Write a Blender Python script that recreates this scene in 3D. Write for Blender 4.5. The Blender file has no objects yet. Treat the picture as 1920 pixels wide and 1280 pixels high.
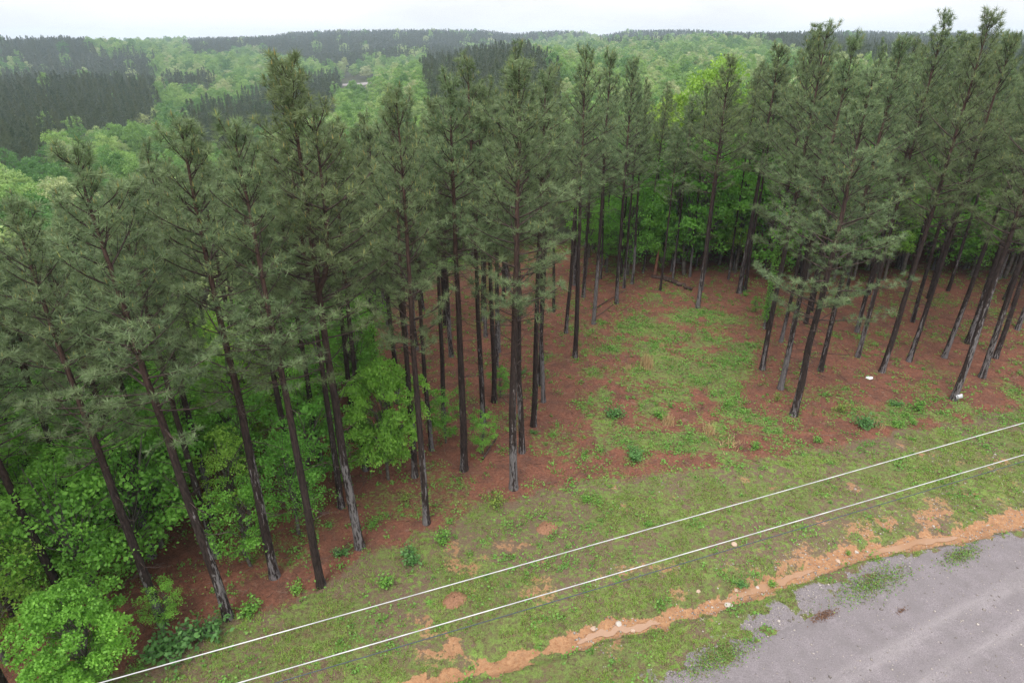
import bpy, math
import numpy as np
from mathutils import Vector, Euler
R = math.radians
sc = bpy.context.scene
COL = sc.collection

# ------------------------------------------------------------------ camera, sky, sun, exposure
CAM_H = 17.0
PITCH = 25.7                      # degrees below the horizon
FPX = 1173.0                      # focal length in pixels of the 1920-wide photograph
cam = bpy.data.cameras.new('camera'); cam.sensor_width = 36.0; cam.lens = FPX/1920*36
cam.clip_start = 0.1; cam.clip_end = 12000
camo = bpy.data.objects.new('camera', cam); COL.objects.link(camo)
camo.location = (0, 0, CAM_H); camo.rotation_euler = (R(90-PITCH), 0, 0)
sc.camera = camo

SUN_EL, SUN_ROT = 58, 200
world = bpy.data.worlds.new('World'); sc.world = world; world.use_nodes = True
wn = world.node_tree.nodes; wl = world.node_tree.links; wn.clear()
sky = wn.new('ShaderNodeTexSky'); sky.sky_type = 'NISHITA'; sky.sun_disc = False
sky.sun_elevation = R(SUN_EL); sky.sun_rotation = R(SUN_ROT); sky.air_density = 1.5; sky.dust_density = 3
tc = wn.new('ShaderNodeTexCoord'); mp = wn.new('ShaderNodeMapping'); mp.inputs['Scale'].default_value = (1, 1, 4)
nz = wn.new('ShaderNodeTexNoise'); nz.inputs['Scale'].default_value = 3.0; nz.inputs['Detail'].default_value = 6
cr = wn.new('ShaderNodeValToRGB')
cr.color_ramp.elements[0].position = 0.35; cr.color_ramp.elements[0].color = (7.7, 7.9, 8.1, 1)
cr.color_ramp.elements[1].position = 0.62; cr.color_ramp.elements[1].color = (9.6, 9.9, 10.0, 1)
mx = wn.new('ShaderNodeMixRGB'); mx.inputs[0].default_value = 0.88
bg = wn.new('ShaderNodeBackground'); bg.inputs['Strength'].default_value = 0.1
wo = wn.new('ShaderNodeOutputWorld')
wl.new(tc.outputs['Generated'], mp.inputs[0]); wl.new(mp.outputs[0], nz.inputs['Vector']); wl.new(nz.outputs['Fac'], cr.inputs[0])
sepz = wn.new('ShaderNodeSeparateXYZ'); grz = wn.new('ShaderNodeMapRange'); grz.inputs['From Min'].default_value = 0.0; grz.inputs['From Max'].default_value = 1.0
grz.inputs['To Min'].default_value = 0.60; grz.inputs['To Max'].default_value = 1.45
mul = wn.new('ShaderNodeMixRGB'); mul.blend_type = 'MULTIPLY'; mul.inputs[0].default_value = 1.0
wl.new(tc.outputs['Generated'], sepz.inputs[0]); wl.new(sepz.outputs[2], grz.inputs['Value'])
wl.new(cr.outputs[0], mul.inputs[1]); wl.new(grz.outputs[0], mul.inputs[2])
wl.new(sky.outputs[0], mx.inputs[1]); wl.new(mul.outputs[0], mx.inputs[2]); wl.new(mx.outputs[0], bg.inputs[0]); wl.new(bg.outputs[0], wo.inputs[0])

sun = bpy.data.lights.new('sun', 'SUN'); sun.energy = 1.2; sun.angle = R(25); sun.color = (1, 0.97, 0.92)
suno = bpy.data.objects.new('sun', sun); COL.objects.link(suno)
_a = R(SUN_ROT); _e = R(SUN_EL)
sdir = Vector((math.sin(_a)*math.cos(_e), math.cos(_a)*math.cos(_e), math.sin(_e)))
suno.rotation_euler = sdir.to_track_quat('Z', 'Y').to_euler()
sc.view_settings.view_transform = 'Standard'; sc.view_settings.look = 'None'
sc.view_settings.exposure = 1.02; sc.view_settings.gamma = 1.0; sc.view_settings.use_curve_mapping = False
sc.cycles.use_denoising = True; sc.cycles.denoising_prefilter = 'NONE'; sc.cycles.max_bounces = 6; sc.cycles.diffuse_bounces = 4; sc.cycles.glossy_bounces = 1
sc.cycles.transmission_bounces = 3; sc.cycles.volume_bounces = 0; sc.cycles.transparent_max_bounces = 4

# ------------------------------------------------------------------ photograph geometry
CP, SP = math.cos(R(PITCH)), math.sin(R(PITCH))
def ray(px, py):
    u = (px-960)/FPX; v = (640-py)/FPX
    return np.array([u, CP+v*SP, -SP+v*CP])
def project(x, y, z):
    zz = z-CAM_H
    dep = y*CP - zz*SP
    dep = np.where(dep < 0.05, 0.05, dep)
    return 960+FPX*x/dep, 640-FPX*(y*SP+zz*CP)/dep

# ------------------------------------------------------------------ noise
def vnoise(x, y, seed=0):
    xi = np.floor(x).astype(np.int64); yi = np.floor(y).astype(np.int64)
    fx = x-xi; fy = y-yi; fx = fx*fx*(3-2*fx); fy = fy*fy*(3-2*fy)
    def h(a, b):
        n = (a*374761393 + b*668265263 + seed*1442695041) & 0xffffffff
        n = ((n ^ (n >> 13))*1274126177) & 0xffffffff
        return ((n ^ (n >> 16)) & 0xffff)/65535.0
    return (h(xi, yi)*(1-fx)+h(xi+1, yi)*fx)*(1-fy) + (h(xi, yi+1)*(1-fx)+h(xi+1, yi+1)*fx)*fy
def fbm(x, y, seed=0, oct=4):
    s = 0; a = 0.5; t = 0
    for o in range(oct):
        s = s + a*vnoise(x*2**o, y*2**o, seed+o*17); t += a; a *= 0.5
    return s/t
def sstep(a, b, x):
    t = np.clip((x-a)/(b-a), 0, 1); return t*t*(3-2*t)

# ------------------------------------------------------------------ terrain
TD = np.array([60, 100, 160, 260, 420, 560, 700, 900, 1100, 1400, 2600.])
CX = [-500, 0, 160, 320, 480, 640, 800, 960, 1120, 1280, 1440, 1600, 1920, 2400]
CY = [[430, 425, 415, 400, 390, 380, 365, 350, 340, 330, 315, 300, 300, 300],
 [350, 345, 345, 335, 315, 300, 280, 262, 255, 250, 235, 220, 220, 220],
 [298, 296, 295, 290, 262, 240, 215, 192, 190, 190, 175, 160, 160, 160],
 [225, 225, 222, 222, 215, 190, 150, 126, 135, 142, 130, 120, 120, 120],
 [142, 142, 145, 170, 168, 156, 116, 88, 106, 112, 104, 98, 98, 98],
 [156, 156, 152, 140, 130, 134, 128, 112, 104, 98, 92, 88, 92, 92],
 [128, 128, 126, 116, 116, 118, 104, 102, 92, 84, 82, 80, 100, 100],
 [80, 78, 78, 98, 104, 100, 92, 92, 82, 78, 76, 73, 84, 84],
 [94, 94, 90, 84, 82, 76, 74, 80, 86, 74, 73, 71, 76, 76]]
TX = np.array([-500, -100, 0, 60, 130, 200, 320, 420, 500, 560, 640, 800, 900, 960, 1040, 1090, 1125, 1180, 1290, 1400, 1500, 1600, 1750, 1920, 2400.])
SKYL = np.array([86, 84, 82, 76, 75, 82, 76, 73, 71, 63, 60, 59, 60, 66, 61, 62, 69, 60, 59, 66, 65, 63, 65, 70, 70.])
TY = np.stack([np.interp(TX, CX, c) for c in CY]+[SKYL+1.5, SKYL+9], 1)
TAZ = np.arctan((TX-960)/FPX*CP)
CANOPY = 13.0
TZ = np.zeros_like(TY)
for i in range(len(TX)):
    for j in range(len(TD)):
        v = (640-TY[i, j])/FPX
        TZ[i, j] = CAM_H + TD[j]*(-SP+v*CP)*math.cos(TAZ[i])/(CP+v*SP) - CANOPY
def table(az, d):
    ld = np.log(np.clip(d, TD[0], TD[-1]))
    fj = np.interp(ld, np.log(TD), np.arange(len(TD))); fi = np.interp(az, TAZ, np.arange(len(TX)))
    i = np.clip(np.floor(fi).astype(int), 0, len(TX)-2); j = np.clip(np.floor(fj).astype(int), 0, len(TD)-2)
    a = fi-i; b = fj-j
    a = a*a*(3-2*a)
    return (TZ[i, j]*(1-a)+TZ[i+1, j]*a)*(1-b) + (TZ[i, j+1]*(1-a)+TZ[i+1, j+1]*a)*b
def flat(px, py):
    r = ray(px, py); t = -CAM_H/r[2]; return np.array([r[0]*t, r[1]*t])
DITCH_PX = [(560, 1330), (780, 1283), (930, 1240), (1080, 1196), (1160, 1172), (1240, 1158), (1330, 1132), (1420, 1098), (1500, 1072), (1600, 1038), (1700, 1018), (1800, 1002), (1920, 972), (2060, 930), (2300, 870)]
DITCH = np.array([flat(*p) for p in DITCH_PX])
def polydist(x, y, P):
    best = np.full(np.shape(x), 1e9)
    for a, b in zip(P[:-1], P[1:]):
        d = b-a; t = np.clip(((x-a[0])*d[0]+(y-a[1])*d[1])/(d@d), 0, 1)
        best = np.minimum(best, np.hypot(x-a[0]-t*d[0], y-a[1]-t*d[1]))
    return best
def plateau_radius(az):
    return np.interp(az, [R(-60), R(-38), R(-25), R(-12), R(0), R(12), R(25), R(45)], [22, 22, 26, 36, 48, 50, 70, 85])
def H(x, y):
    x = np.asarray(x, float); y = np.asarray(y, float)
    d = np.hypot(x, y); az = np.arctan2(x, y)
    near = (fbm(x/6, y/6, 3, 3)-0.5)*0.35*sstep(14, 26, d)
    near = near + (vnoise(x*1.3, y*1.3, 8)-0.5)*0.05
    dd = polydist(x, y, DITCH)
    w = 0.38+0.25*vnoise(x*0.7, y*0.7, 5)
    near = near - 0.16*(1-sstep(w*0.4, w, dd)) - 0.05*(1-sstep(0.3, 1.6, dd))
    far = table(az, d)
    k = np.clip((d-100)/500, 0, 1)
    far = far + k*((fbm(x/130, y/130, 11, 3)-0.5)*13)*np.clip((1350-d)/200, 0.25, 1)
    far = far - np.clip((d-2700)/900, 0, 1)*60
    pr = plateau_radius(az)
    s = sstep(0, 1, (d-pr)/(pr*0.9+14))
    s = np.where(np.abs(az) > R(100), 0, s)
    return near*(1-s)+far*s
def hz(x, y): return float(H(np.array([x]), np.array([y]))[0])
def ground_at(px, py, dmax=3000):
    """the point of the terrain that the photograph shows at a pixel"""
    r = ray(px, py); hl = math.hypot(r[0], r[1]); r = r/hl
    ts = np.geomspace(5, dmax, 900)
    z = CAM_H+r[2]*ts; g = H(r[0]*ts, r[1]*ts)
    k = np.argmax(z < g)
    if not (z < g).any(): return None
    a, b = ts[max(k-1, 0)], ts[k]
    for _ in range(25):
        m = (a+b)/2
        if CAM_H+r[2]*m < hz(r[0]*m, r[1]*m): b = m
        else: a = m
    return np.array([r[0]*b, r[1]*b, hz(r[0]*b, r[1]*b)])

def inpoly(px, py, poly):
    c = np.zeros(np.shape(px), bool); n = len(poly)
    for i in range(n):
        x1, y1 = poly[i]; x2, y2 = poly[(i+1) % n]
        if y1 == y2: continue
        c ^= ((y1 > py) != (y2 > py)) & (px < (x2-x1)*(py-y1)/(y2-y1)+x1)
    return c
def soft(x, y, poly, amp=1.0, seed=0, n=5):
    """share of jittered looks in which a ground point lies inside a zone whose outline is given on flat ground"""
    P = [tuple(flat(*p)) for p in poly]; s = 0
    for k in range(n):
        a = x+(fbm(x*0.8, y*0.8, seed+k*7, 3)-0.5)*2.4*amp; b = y+(fbm(x*0.8+50, y*0.8, seed+3+k*7, 3)-0.5)*2.4*amp
        s = s+inpoly(a, b, P)
    return s/n
FOREST_EDGE = [(-400, 1500), (60, 1330), (200, 1262), (330, 1212), (430, 1166), (560, 1112), (700, 1044), (820, 985), (960, 935), (1100, 905), (1250, 885), (1400, 872), (1500, 845), (1700, 812), (1920, 765), (2300, 700)]
FOREST = FOREST_EDGE+[(3000, 300), (2000, 260), (1000, 260), (-500, 260), (-1500, 500)]
CLEAR = [(1085, 740), (1110, 650), (1170, 590), (1210, 548), (1300, 545), (1400, 600), (1430, 650), (1400, 720), (1400, 760), (1470, 800), (1500, 850), (1400, 900), (1250, 910), (1120, 900), (1090, 850)]
GREEN2 = [(1560, 760), (1760, 745), (1860, 720), (1960, 700), (1990, 760), (1850, 800), (1650, 830), (1540, 800)]
ROAD_PX = [(1230, 1330), (1290, 1275), (1364, 1233), (1400, 1212), (1452, 1182), (1523, 1150), (1570, 1106), (1650, 1066), (1720, 1040), (1800, 1022), (1920, 1003), (2080, 956)]
GRAVEL = [(1180, 1290), (1290, 1230), (1400, 1160), (1500, 1100), (1600, 1060), (1750, 1020), (1960, 975), (2100, 1000), (1400, 1400)]
DIRT1 = [(1380, 1075), (1500, 1010), (1600, 975), (1700, 945), (1800, 925), (1890, 900), (1990, 880), (2060, 940), (1800, 1003), (1600, 1035), (1480, 1075)]
DIRT2 = [(1700, 880), (1800, 860), (1930, 838), (1960, 870), (1800, 900)]
DIRT3 = [(740, 1190), (850, 1170), (960, 1160), (900, 1215), (760, 1240)]
def zones(x, y):
    d = np.hypot(x, y)
    forest = soft(x, y, FOREST, 1.3, 1, 8)
    clear = 0.78*soft(x, y, CLEAR, 1.7, 40)*sstep(0.30, 0.64, fbm(x*0.7, y*0.7, 61, 5)+0.0)
    clear2 = 0.7*soft(x, y, GREEN2, 1.6, 90)*sstep(0.40, 0.66, fbm(x*0.6, y*0.6, 63, 4))
    patch = sstep(0.56, 0.70, fbm(x*0.45, y*0.45, 71, 4))*0.40
    green_in = np.maximum(np.maximum(clear, clear2), patch*(d < 60))
    grass = (1-forest)*(0.42+0.5*sstep(0.36, 0.62, fbm(x*0.5, y*0.5, 67, 4))) + forest*green_in
    dd = polydist(x, y, DITCH)+(fbm(x*2.2, y*2.2, 31, 4)-0.5)*0.7
    wd = np.interp(x, [DITCH[1][0], DITCH[6][0], DITCH[10][0], DITCH[12][0]], [0.22, 0.27, 0.36, 0.44])
    dirt = 1-sstep(wd*0.75, wd*1.25, dd)
    pm = sstep(0.42, 0.58, fbm(x*1.1, y*1.1, 77, 4))
    dirt = np.maximum(dirt, soft(x, y, DIRT1, 1.0, 120)*np.maximum(pm*0.62, 0.25))
    dirt = np.maximum(dirt, soft(x, y, DIRT2, 1.0, 140)*pm*0.5)
    dirt = np.maximum(dirt, soft(x, y, DIRT3, 1.2, 150)*pm*0.9)
    dirt = np.maximum(dirt, (1-forest)*sstep(0.60, 0.78, fbm(x*0.9, y*0.9, 99, 5))*0.5)
    gravel = soft(x, y, GRAVEL, 0.5, 160)*sstep(0.34, 0.52, fbm(x*1.8, y*1.8, 88, 5)+0.02)
    gravel = gravel*(dd > 0.45)
    return forest, grass, dirt, gravel

# ------------------------------------------------------------------ mesh building
class MB:
    def __init__(s): s.V = []; s.F = []; s.M = []; s.T = []; s.n = 0
    def add(s, v, f, m=0, t=None):
        v = np.asarray(v, np.float32).reshape(-1, 3); f = np.asarray(f, np.int64).reshape(-1, 3)
        s.V.append(v); s.F.append(f+s.n); s.M.append(np.full(len(f), m, np.int32))
        s.T.append(np.full(len(v), 0.5, np.float32) if t is None else np.broadcast_to(np.asarray(t, np.float32), (len(v),)).copy())
        s.n += len(v)
    def quadgrid(s, P, m=0, t=None, wrap=False):
        r, c = P.shape[:2]; i = np.arange(r-1)[:, None]; j = np.arange(c if wrap else c-1)[None, :]
        a = i*c+j; b = i*c+(j+1) % c; cc = (i+1)*c+(j+1) % c; d = (i+1)*c+j
        F = np.stack([np.stack([a, b, cc], -1), np.stack([a, cc, d], -1)], 2)
        s.add(P.reshape(-1, 3), F.reshape(-1, 3), m, t)
    def tube(s, pts, rad, sides=6, m=0, t=None, cap=True):
        pts = np.asarray(pts, float); k = len(pts); rad = np.broadcast_to(rad, (k,))
        tan = np.gradient(pts, axis=0); tan /= np.linalg.norm(tan, axis=1)[:, None]+1e-9
        ref = np.array([0.31, 0.95, 0.05]) if abs(tan[0][2]) > 0.7 else np.array([0.02, 0.03, 1.0])
        u = np.cross(tan, ref); u /= np.linalg.norm(u, axis=1)[:, None]+1e-9; w = np.cross(tan, u)
        a = np.linspace(0, 2*math.pi, sides, endpoint=False)
        P = pts[:, None]+rad[:, None, None]*(np.cos(a)[None, :, None]*u[:, None]+np.sin(a)[None, :, None]*w[:, None])
        s.quadgrid(P, m, t, True)
        if cap:
            s.add(np.vstack([P[-1], pts[-1]+tan[-1]*rad[-1]*0.4]), [(i, (i+1) % sides, sides) for i in range(sides)], m, t)
    def mesh(s, name, mats, smooth=False):
        V = np.concatenate(s.V); F = np.concatenate(s.F); M = np.concatenate(s.M); T = np.concatenate(s.T)
        me = bpy.data.meshes.new(name)
        me.vertices.add(len(V)); me.vertices.foreach_set('co', V.ravel())
        me.loops.add(3*len(F)); me.loops.foreach_set('vertex_index', F.ravel().astype(np.int32))
        me.polygons.add(len(F)); me.polygons.foreach_set('loop_start', np.arange(0, 3*len(F), 3, dtype=np.int32))
        me.polygons.foreach_set('material_index', M)
        if smooth: me.polygons.foreach_set('use_smooth', np.ones(len(F), bool))
        at = me.attributes.new('tint', 'FLOAT', 'POINT'); at.data.foreach_set('value', T)
        for m in mats: me.materials.append(m)
        me.update(calc_edges=True)
        return me
    def obj(s, name, mats, parent=None, smooth=False, loc=None):
        o = bpy.data.objects.new(name, s.mesh(name, mats, smooth)); COL.objects.link(o)
        if parent: o.parent = parent
        if loc is not None: o.location = loc
        return o
def tag(o, label=None, cat=None, group=None, kind=None):
    if label: o['label'] = label
    if cat: o['category'] = cat
    if group: o['group'] = group
    if kind: o['kind'] = kind
    return o
def empty(name, loc=(0, 0, 0)):
    o = bpy.data.objects.new(name, None); COL.objects.link(o); o.location = loc; o.empty_display_size = 0.2; return o
def unit(v): return v/(np.linalg.norm(v, axis=-1, keepdims=True)+1e-9)

# ------------------------------------------------------------------ materials
class NT:
    def __init__(s, name):
        s.m = bpy.data.materials.new(name); s.m.use_nodes = True; s.t = s.m.node_tree; s.t.nodes.clear()
        s.out = s.n('ShaderNodeOutputMaterial')
    def n(s, typ, **kw):
        x = s.t.nodes.new(typ)
        for k, v in kw.items(): setattr(x, k, v)
        return x
    def l(s, a, b): s.t.links.new(a, b)
    def set(s, sock, v):
        if hasattr(v, 'is_output') or isinstance(v, bpy.types.NodeSocket): s.l(v, sock)
        else: sock.default_value = v
    def mix(s, f, a, b, blend='MIX'):
        x = s.n('ShaderNodeMixRGB', blend_type=blend)
        for i, v in enumerate((f, a, b)):
            if isinstance(v, tuple) and len(v) == 3: v = v+(1,)
            s.set(x.inputs[i], v)
        return x.outputs[0]
    def math(s, op, a, b=0.0):
        x = s.n('ShaderNodeMath', operation=op); s.set(x.inputs[0], a); s.set(x.inputs[1], b); return x.outputs[0]
    def noise(s, scale, detail=4, vec=None, rough=0.5):
        x = s.n('ShaderNodeTexNoise'); x.inputs['Scale'].default_value = scale; x.inputs['Detail'].default_value = detail
        x.inputs['Roughness'].default_value = rough
        if vec is not None: s.l(vec, x.inputs['Vector'])
        return x.outputs['Fac']
    def ramp(s, f, a, b, lo=(0, 0, 0), hi=(1, 1, 1)):
        x = s.n('ShaderNodeValToRGB'); x.color_ramp.elements[0].position = a; x.color_ramp.elements[1].position = b
        x.color_ramp.elements[0].color = tuple(lo)+(1,); x.color_ramp.elements[1].color = tuple(hi)+(1,)
        s.l(f, x.inputs[0]); return x.outputs[0]
    def attr(s, name):
        x = s.n('ShaderNodeAttribute'); x.attribute_name = name; return x.outputs['Fac']
    def pos(s): return s.n('ShaderNodeNewGeometry').outputs['Position']
    def objco(s, scale=(1, 1, 1)):
        x = s.n('ShaderNodeTexCoord'); m = s.n('ShaderNodeMapping'); m.inputs['Scale'].default_value = scale
        s.l(x.outputs['Object'], m.inputs[0]); return m.outputs[0]
    def rnd(s): return s.n('ShaderNodeObjectInfo').outputs['Random']
    def finish(s, color, rough=0.85, spec=0.3, bump=None, bd=0.02, trans=None, tcol=None):
        p = s.n('ShaderNodeBsdfPrincipled')
        if isinstance(color, tuple) and len(color) == 3: color = color+(1,)
        s.set(p.inputs['Base Color'], color); s.set(p.inputs['Roughness'], rough); s.set(p.inputs['Specular IOR Level'], spec)
        if bump is not None:
            b = s.n('ShaderNodeBump'); b.inputs['Distance'].default_value = bd; b.inputs['Strength'].default_value = 1
            s.l(bump, b.inputs['Height']); s.l(b.outputs[0], p.inputs['Normal'])
        if trans:
            t = s.n('ShaderNodeBsdfTranslucent'); s.set(t.inputs[0], tcol if tcol is not None else color)
            m = s.n('ShaderNodeMixShader'); m.inputs[0].default_value = trans
            s.l(p.outputs[0], m.inputs[1]); s.l(t.outputs[0], m.inputs[2]); s.l(m.outputs[0], s.out.inputs[0])
        else: s.l(p.outputs[0], s.out.inputs[0])
        return s.m

def mat_needles(name='pine_needles', lo=(0.080, 0.132, 0.060), hi=(0.265, 0.350, 0.165)):
    n = NT(name); t = n.attr('tint')
    c = n.mix(t, lo, hi)
    c = n.mix(n.ramp(n.rnd(), 0.0, 1.0), c, n.mix(0.45, c, (0.15, 0.165, 0.065)))
    return n.finish(c, 0.5, 0.35, trans=0.33)
def mat_candle():
    n = NT('pine_candles'); return n.finish(n.mix(n.attr('tint'), (0.36, 0.27, 0.10), (0.30, 0.33, 0.10)), 0.7)
def mat_bark():
    n = NT('pine_bark')
    co = n.objco((9, 9, 1.6)); tcn = n.n('ShaderNodeTexCoord'); sep = n.n('ShaderNodeSeparateXYZ'); n.l(tcn.outputs['Object'], sep.inputs[0])
    plates = n.noise(2.4, 5, co, 0.65)
    oi = n.n('ShaderNodeObjectInfo'); add = n.n('ShaderNodeVectorMath', operation='ADD'); sc2 = n.objco((2.4, 2.4, 0.22)); n.l(sc2, add.inputs[0])
    cmb = n.n('ShaderNodeCombineXYZ'); n.l(n.math('MULTIPLY', oi.outputs['Random'], 40.0), cmb.inputs[0]); n.l(cmb.outputs[0], add.inputs[1])
    big = n.noise(1.3, 3, add.outputs[0], 0.6)
    dark = n.ramp(plates, 0.38, 0.62, (0.016, 0.011, 0.010), (0.050, 0.034, 0.030))
    red = n.ramp(plates, 0.35, 0.65, (0.035, 0.022, 0.019), (0.115, 0.066, 0.052))
    grey = n.ramp(plates, 0.34, 0.66, (0.075, 0.066, 0.066), (0.20, 0.18, 0.18))
    hgt = n.math('MULTIPLY', sep.outputs[2], 0.11)            # grey lichened butt, dark shaft, reddish top
    low = n.math('ADD', n.math('MULTIPLY', n.math('SUBTRACT', big, 0.5), 4.5), n.math('SUBTRACT', 0.50, n.math('MULTIPLY', sep.outputs[2], 0.16)))
    low = n.math('ADD', low, n.math('MULTIPLY', n.math('SUBTRACT', oi.outputs['Random'], 0.5), 0.9))
    low = n.math('ADD', low, n.math('MULTIPLY', n.math('SUBTRACT', plates, 0.5), 2.6))
    c = n.mix(n.ramp(low, 0.36, 0.56), dark, grey)
    up = n.ramp(n.math('MULTIPLY', sep.outputs[2], 0.0625), 0.40, 0.75)
    c = n.mix(up, c, red)
    return n.finish(c, 0.8, 0.2, plates, 0.02)
def mat_twig(): 
    n = NT('pine_limb_bark'); return n.finish(n.ramp(n.noise(6, 3, n.objco()), 0.35, 0.65, (0.035, 0.025, 0.022), (0.095, 0.066, 0.056)), 0.85, 0.2)
def mat_leaf(name, a, b, c2, tr=0.38):
    n = NT(name); t = n.attr('tint'); r = n.rnd()
    x = n.n('ShaderNodeValToRGB'); x.color_ramp.interpolation = 'LINEAR'
    e = x.color_ramp.elements; e[0].position = 0.0; e[0].color = a+(1,); e[1].position = 1.0; e[1].color = c2+(1,)
    m = e.new(0.72); m.color = b+(1,)
    n.l(r, x.inputs[0])
    c = n.mix(t, n.mix(1.0, x.outputs[0], (0.62, 0.68, 0.62), 'MULTIPLY'), n.mix(1.0, x.outputs[0], (1.25, 1.2, 1.1), 'MULTIPLY'))
    return n.finish(c, 0.55, 0.3, trans=tr)
def mat_ground():
    n = NT('forest_floor'); p = n.pos()
    gr = n.attr('grass'); di = n.attr('dirt'); gv = n.attr('gravel'); fa = n.attr('far')
    n1 = n.noise(1.1, 6, p, 0.6); n2 = n.noise(9, 5, p, 0.7); n3 = n.noise(40, 3, p, 0.7)
    straw = n.ramp(n.math('ADD', n.math('MULTIPLY', n2, 0.6), n.math('MULTIPLY', n3, 0.4)), 0.36, 0.66, (0.092, 0.034, 0.022), (0.310, 0.125, 0.078))
    straw = n.mix(n.ramp(n1, 0.42, 0.66), straw, n.mix(0.62, straw, (0.075, 0.042, 0.032)))
    straw = n.mix(n.ramp(n.noise(5.5, 6, p, 0.8), 0.54, 0.66), straw, n.mix(0.6, straw, (0.055, 0.030, 0.024)))
    straw = n.mix(n.ramp(n.noise(2.6, 5, p, 0.7), 0.58, 0.70), straw, (0.23, 0.135, 0.095))
    straw = n.mix(n.ramp(n.noise(60, 2, p), 0.62, 0.72), straw, (0.34, 0.20, 0.14))
    n5 = n.noise(4.5, 6, p, 0.75); n6 = n.noise(0.9, 5, p, 0.65)
    thatch = n.ramp(n2, 0.3, 0.7, (0.070, 0.050, 0.030), (0.19, 0.155, 0.075))
    thatch = n.mix(n.ramp(n6, 0.52, 0.66), thatch, n.ramp(n3, 0.3, 0.7, (0.085, 0.045, 0.032), (0.22, 0.13, 0.085)))
    green = n.ramp(n3, 0.3, 0.7, (0.075, 0.105, 0.028), (0.20, 0.27, 0.070))
    lush = n.ramp(n.noise(0.55, 4, p, 0.6), 0.45, 0.62)
    green = n.mix(lush, green, n.ramp(n3, 0.3, 0.7, (0.10, 0.16, 0.03), (0.24, 0.36, 0.075)))
    gg = n.mix(n.ramp(n.math('ADD', n.math('MULTIPLY', n5, 0.7), n.math('MULTIPLY', n3, 0.3)), 0.42, 0.58), thatch, green)
    vor = n.n('ShaderNodeTexVoronoi'); vor.inputs['Scale'].default_value = 26; n.l(p, vor.inputs['Vector'])
    peb = n.ramp(vor.outputs['Distance'], 0.05, 0.22, (1, 1, 1), (0, 0, 0))
    pick = n.ramp(n.noise(14, 2, p), 0.52, 0.6)
    pf = n.mix(1.0, peb, pick, 'MULTIPLY')
    dirt = n.ramp(n2, 0.3, 0.7, (0.25, 0.115, 0.058), (0.50, 0.285, 0.150)); dirt = n.mix(n.ramp(n5, 0.5, 0.62), dirt, n.mix(0.5, dirt, (0.16, 0.085, 0.055))); dirt = n.mix(pf, dirt, (0.58, 0.46, 0.35))
    stone = n.ramp(n3, 0.3, 0.7, (0.115, 0.097, 0.102), (0.325, 0.282, 0.288))
    f1 = n.math('ADD', gr, n.math('MULTIPLY', n.math('SUBTRACT', n5, 0.5), 2.6)); f1 = n.ramp(f1, 0.38, 0.62)
    earth = n.ramp(n3, 0.3, 0.7, (0.085, 0.055, 0.038), (0.22, 0.155, 0.10))
    lit = n.ramp(n.math('ADD', n.attr('litter'), n.math('MULTIPLY', n.math('SUBTRACT', n5, 0.5), 1.2)), 0.35, 0.65)
    c = n.mix(f1, n.mix(lit, earth, straw), gg)
    f2 = n.math('ADD', di, n.math('MULTIPLY', n.math('SUBTRACT', n5, 0.5), 2.2)); f2 = n.ramp(f2, 0.42, 0.6); c = n.mix(f2, c, dirt)
    f3 = n.math('ADD', gv, n.math('MULTIPLY', n.math('SUBTRACT', n5, 0.5), 2.2)); f3 = n.ramp(f3, 0.42, 0.6); c = n.mix(f3, c, stone)
    c = n.mix(fa, c, (0.05, 0.055, 0.025))
    b = n.math('ADD', n2, n.math('MULTIPLY', n3, 0.5))
    return n.finish(c, 0.92, 0.2, b, 0.05)
def mat_road():
    n = NT('gravel_road'); p = n.pos(); uv = n.n('ShaderNodeUVMap').outputs[0]
    sp = n.n('ShaderNodeSeparateXYZ'); n.l(uv, sp.inputs[0])
    n2 = n.noise(34, 4, p, 0.75); n1 = n.noise(1.6, 5, p, 0.6)
    c = n.ramp(n2, 0.3, 0.7, (0.105, 0.088, 0.094), (0.305, 0.262, 0.272))
    c = n.mix(n.ramp(n1, 0.35, 0.65), c, n.mix(0.6, c, (0.15, 0.13, 0.13)))
    mp = n.n('ShaderNodeMapping'); mp.inputs['Scale'].default_value = (0.35, 2.6, 1); n.l(uv, mp.inputs[0])
    tr = n.noise(1.0, 4, mp.outputs[0], 0.6)
    # two pale compacted wheel tracks along the road
    acc = None
    for c0, w in ((1.95, 0.36), (3.08, 0.30), (5.2, 0.5)):
        d = n.math('ABSOLUTE', n.math('SUBTRACT', n.math('ADD', sp.outputs[1], n.math('MULTIPLY', n.math('SUBTRACT', n1, 0.5), 0.35)), c0))
        k = n.ramp(n.math('DIVIDE', d, w), 0.2, 1.0, (1, 1, 1), (0, 0, 0))
        acc = k if acc is None else n.mix(1.0, acc, k, 'ADD')
    f = n.mix(1.0, acc, n.ramp(n.math('ADD', n.math('MULTIPLY', tr, 0.6), n.math('MULTIPLY', n2, 0.4)), 0.40, 0.58), 'MULTIPLY')
    c = n.mix(n.mix(1.0, f, (0.34, 0.34, 0.34), 'MULTIPLY'), c, (0.38, 0.335, 0.335))
    vor = n.n('ShaderNodeTexVoronoi'); vor.inputs['Scale'].default_value = 20; n.l(p, vor.inputs['Vector'])
    peb = n.ramp(vor.outputs['Distance'], 0.06, 0.16, (1, 1, 1), (0, 0, 0)); pk = n.ramp(n.noise(11, 2, p), 0.56, 0.62)
    c = n.mix(n.mix(1.0, peb, pk, 'MULTIPLY'), c, (0.55, 0.53, 0.52))
    return n.finish(c, 0.75, 0.35, n2, 0.02)
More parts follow.
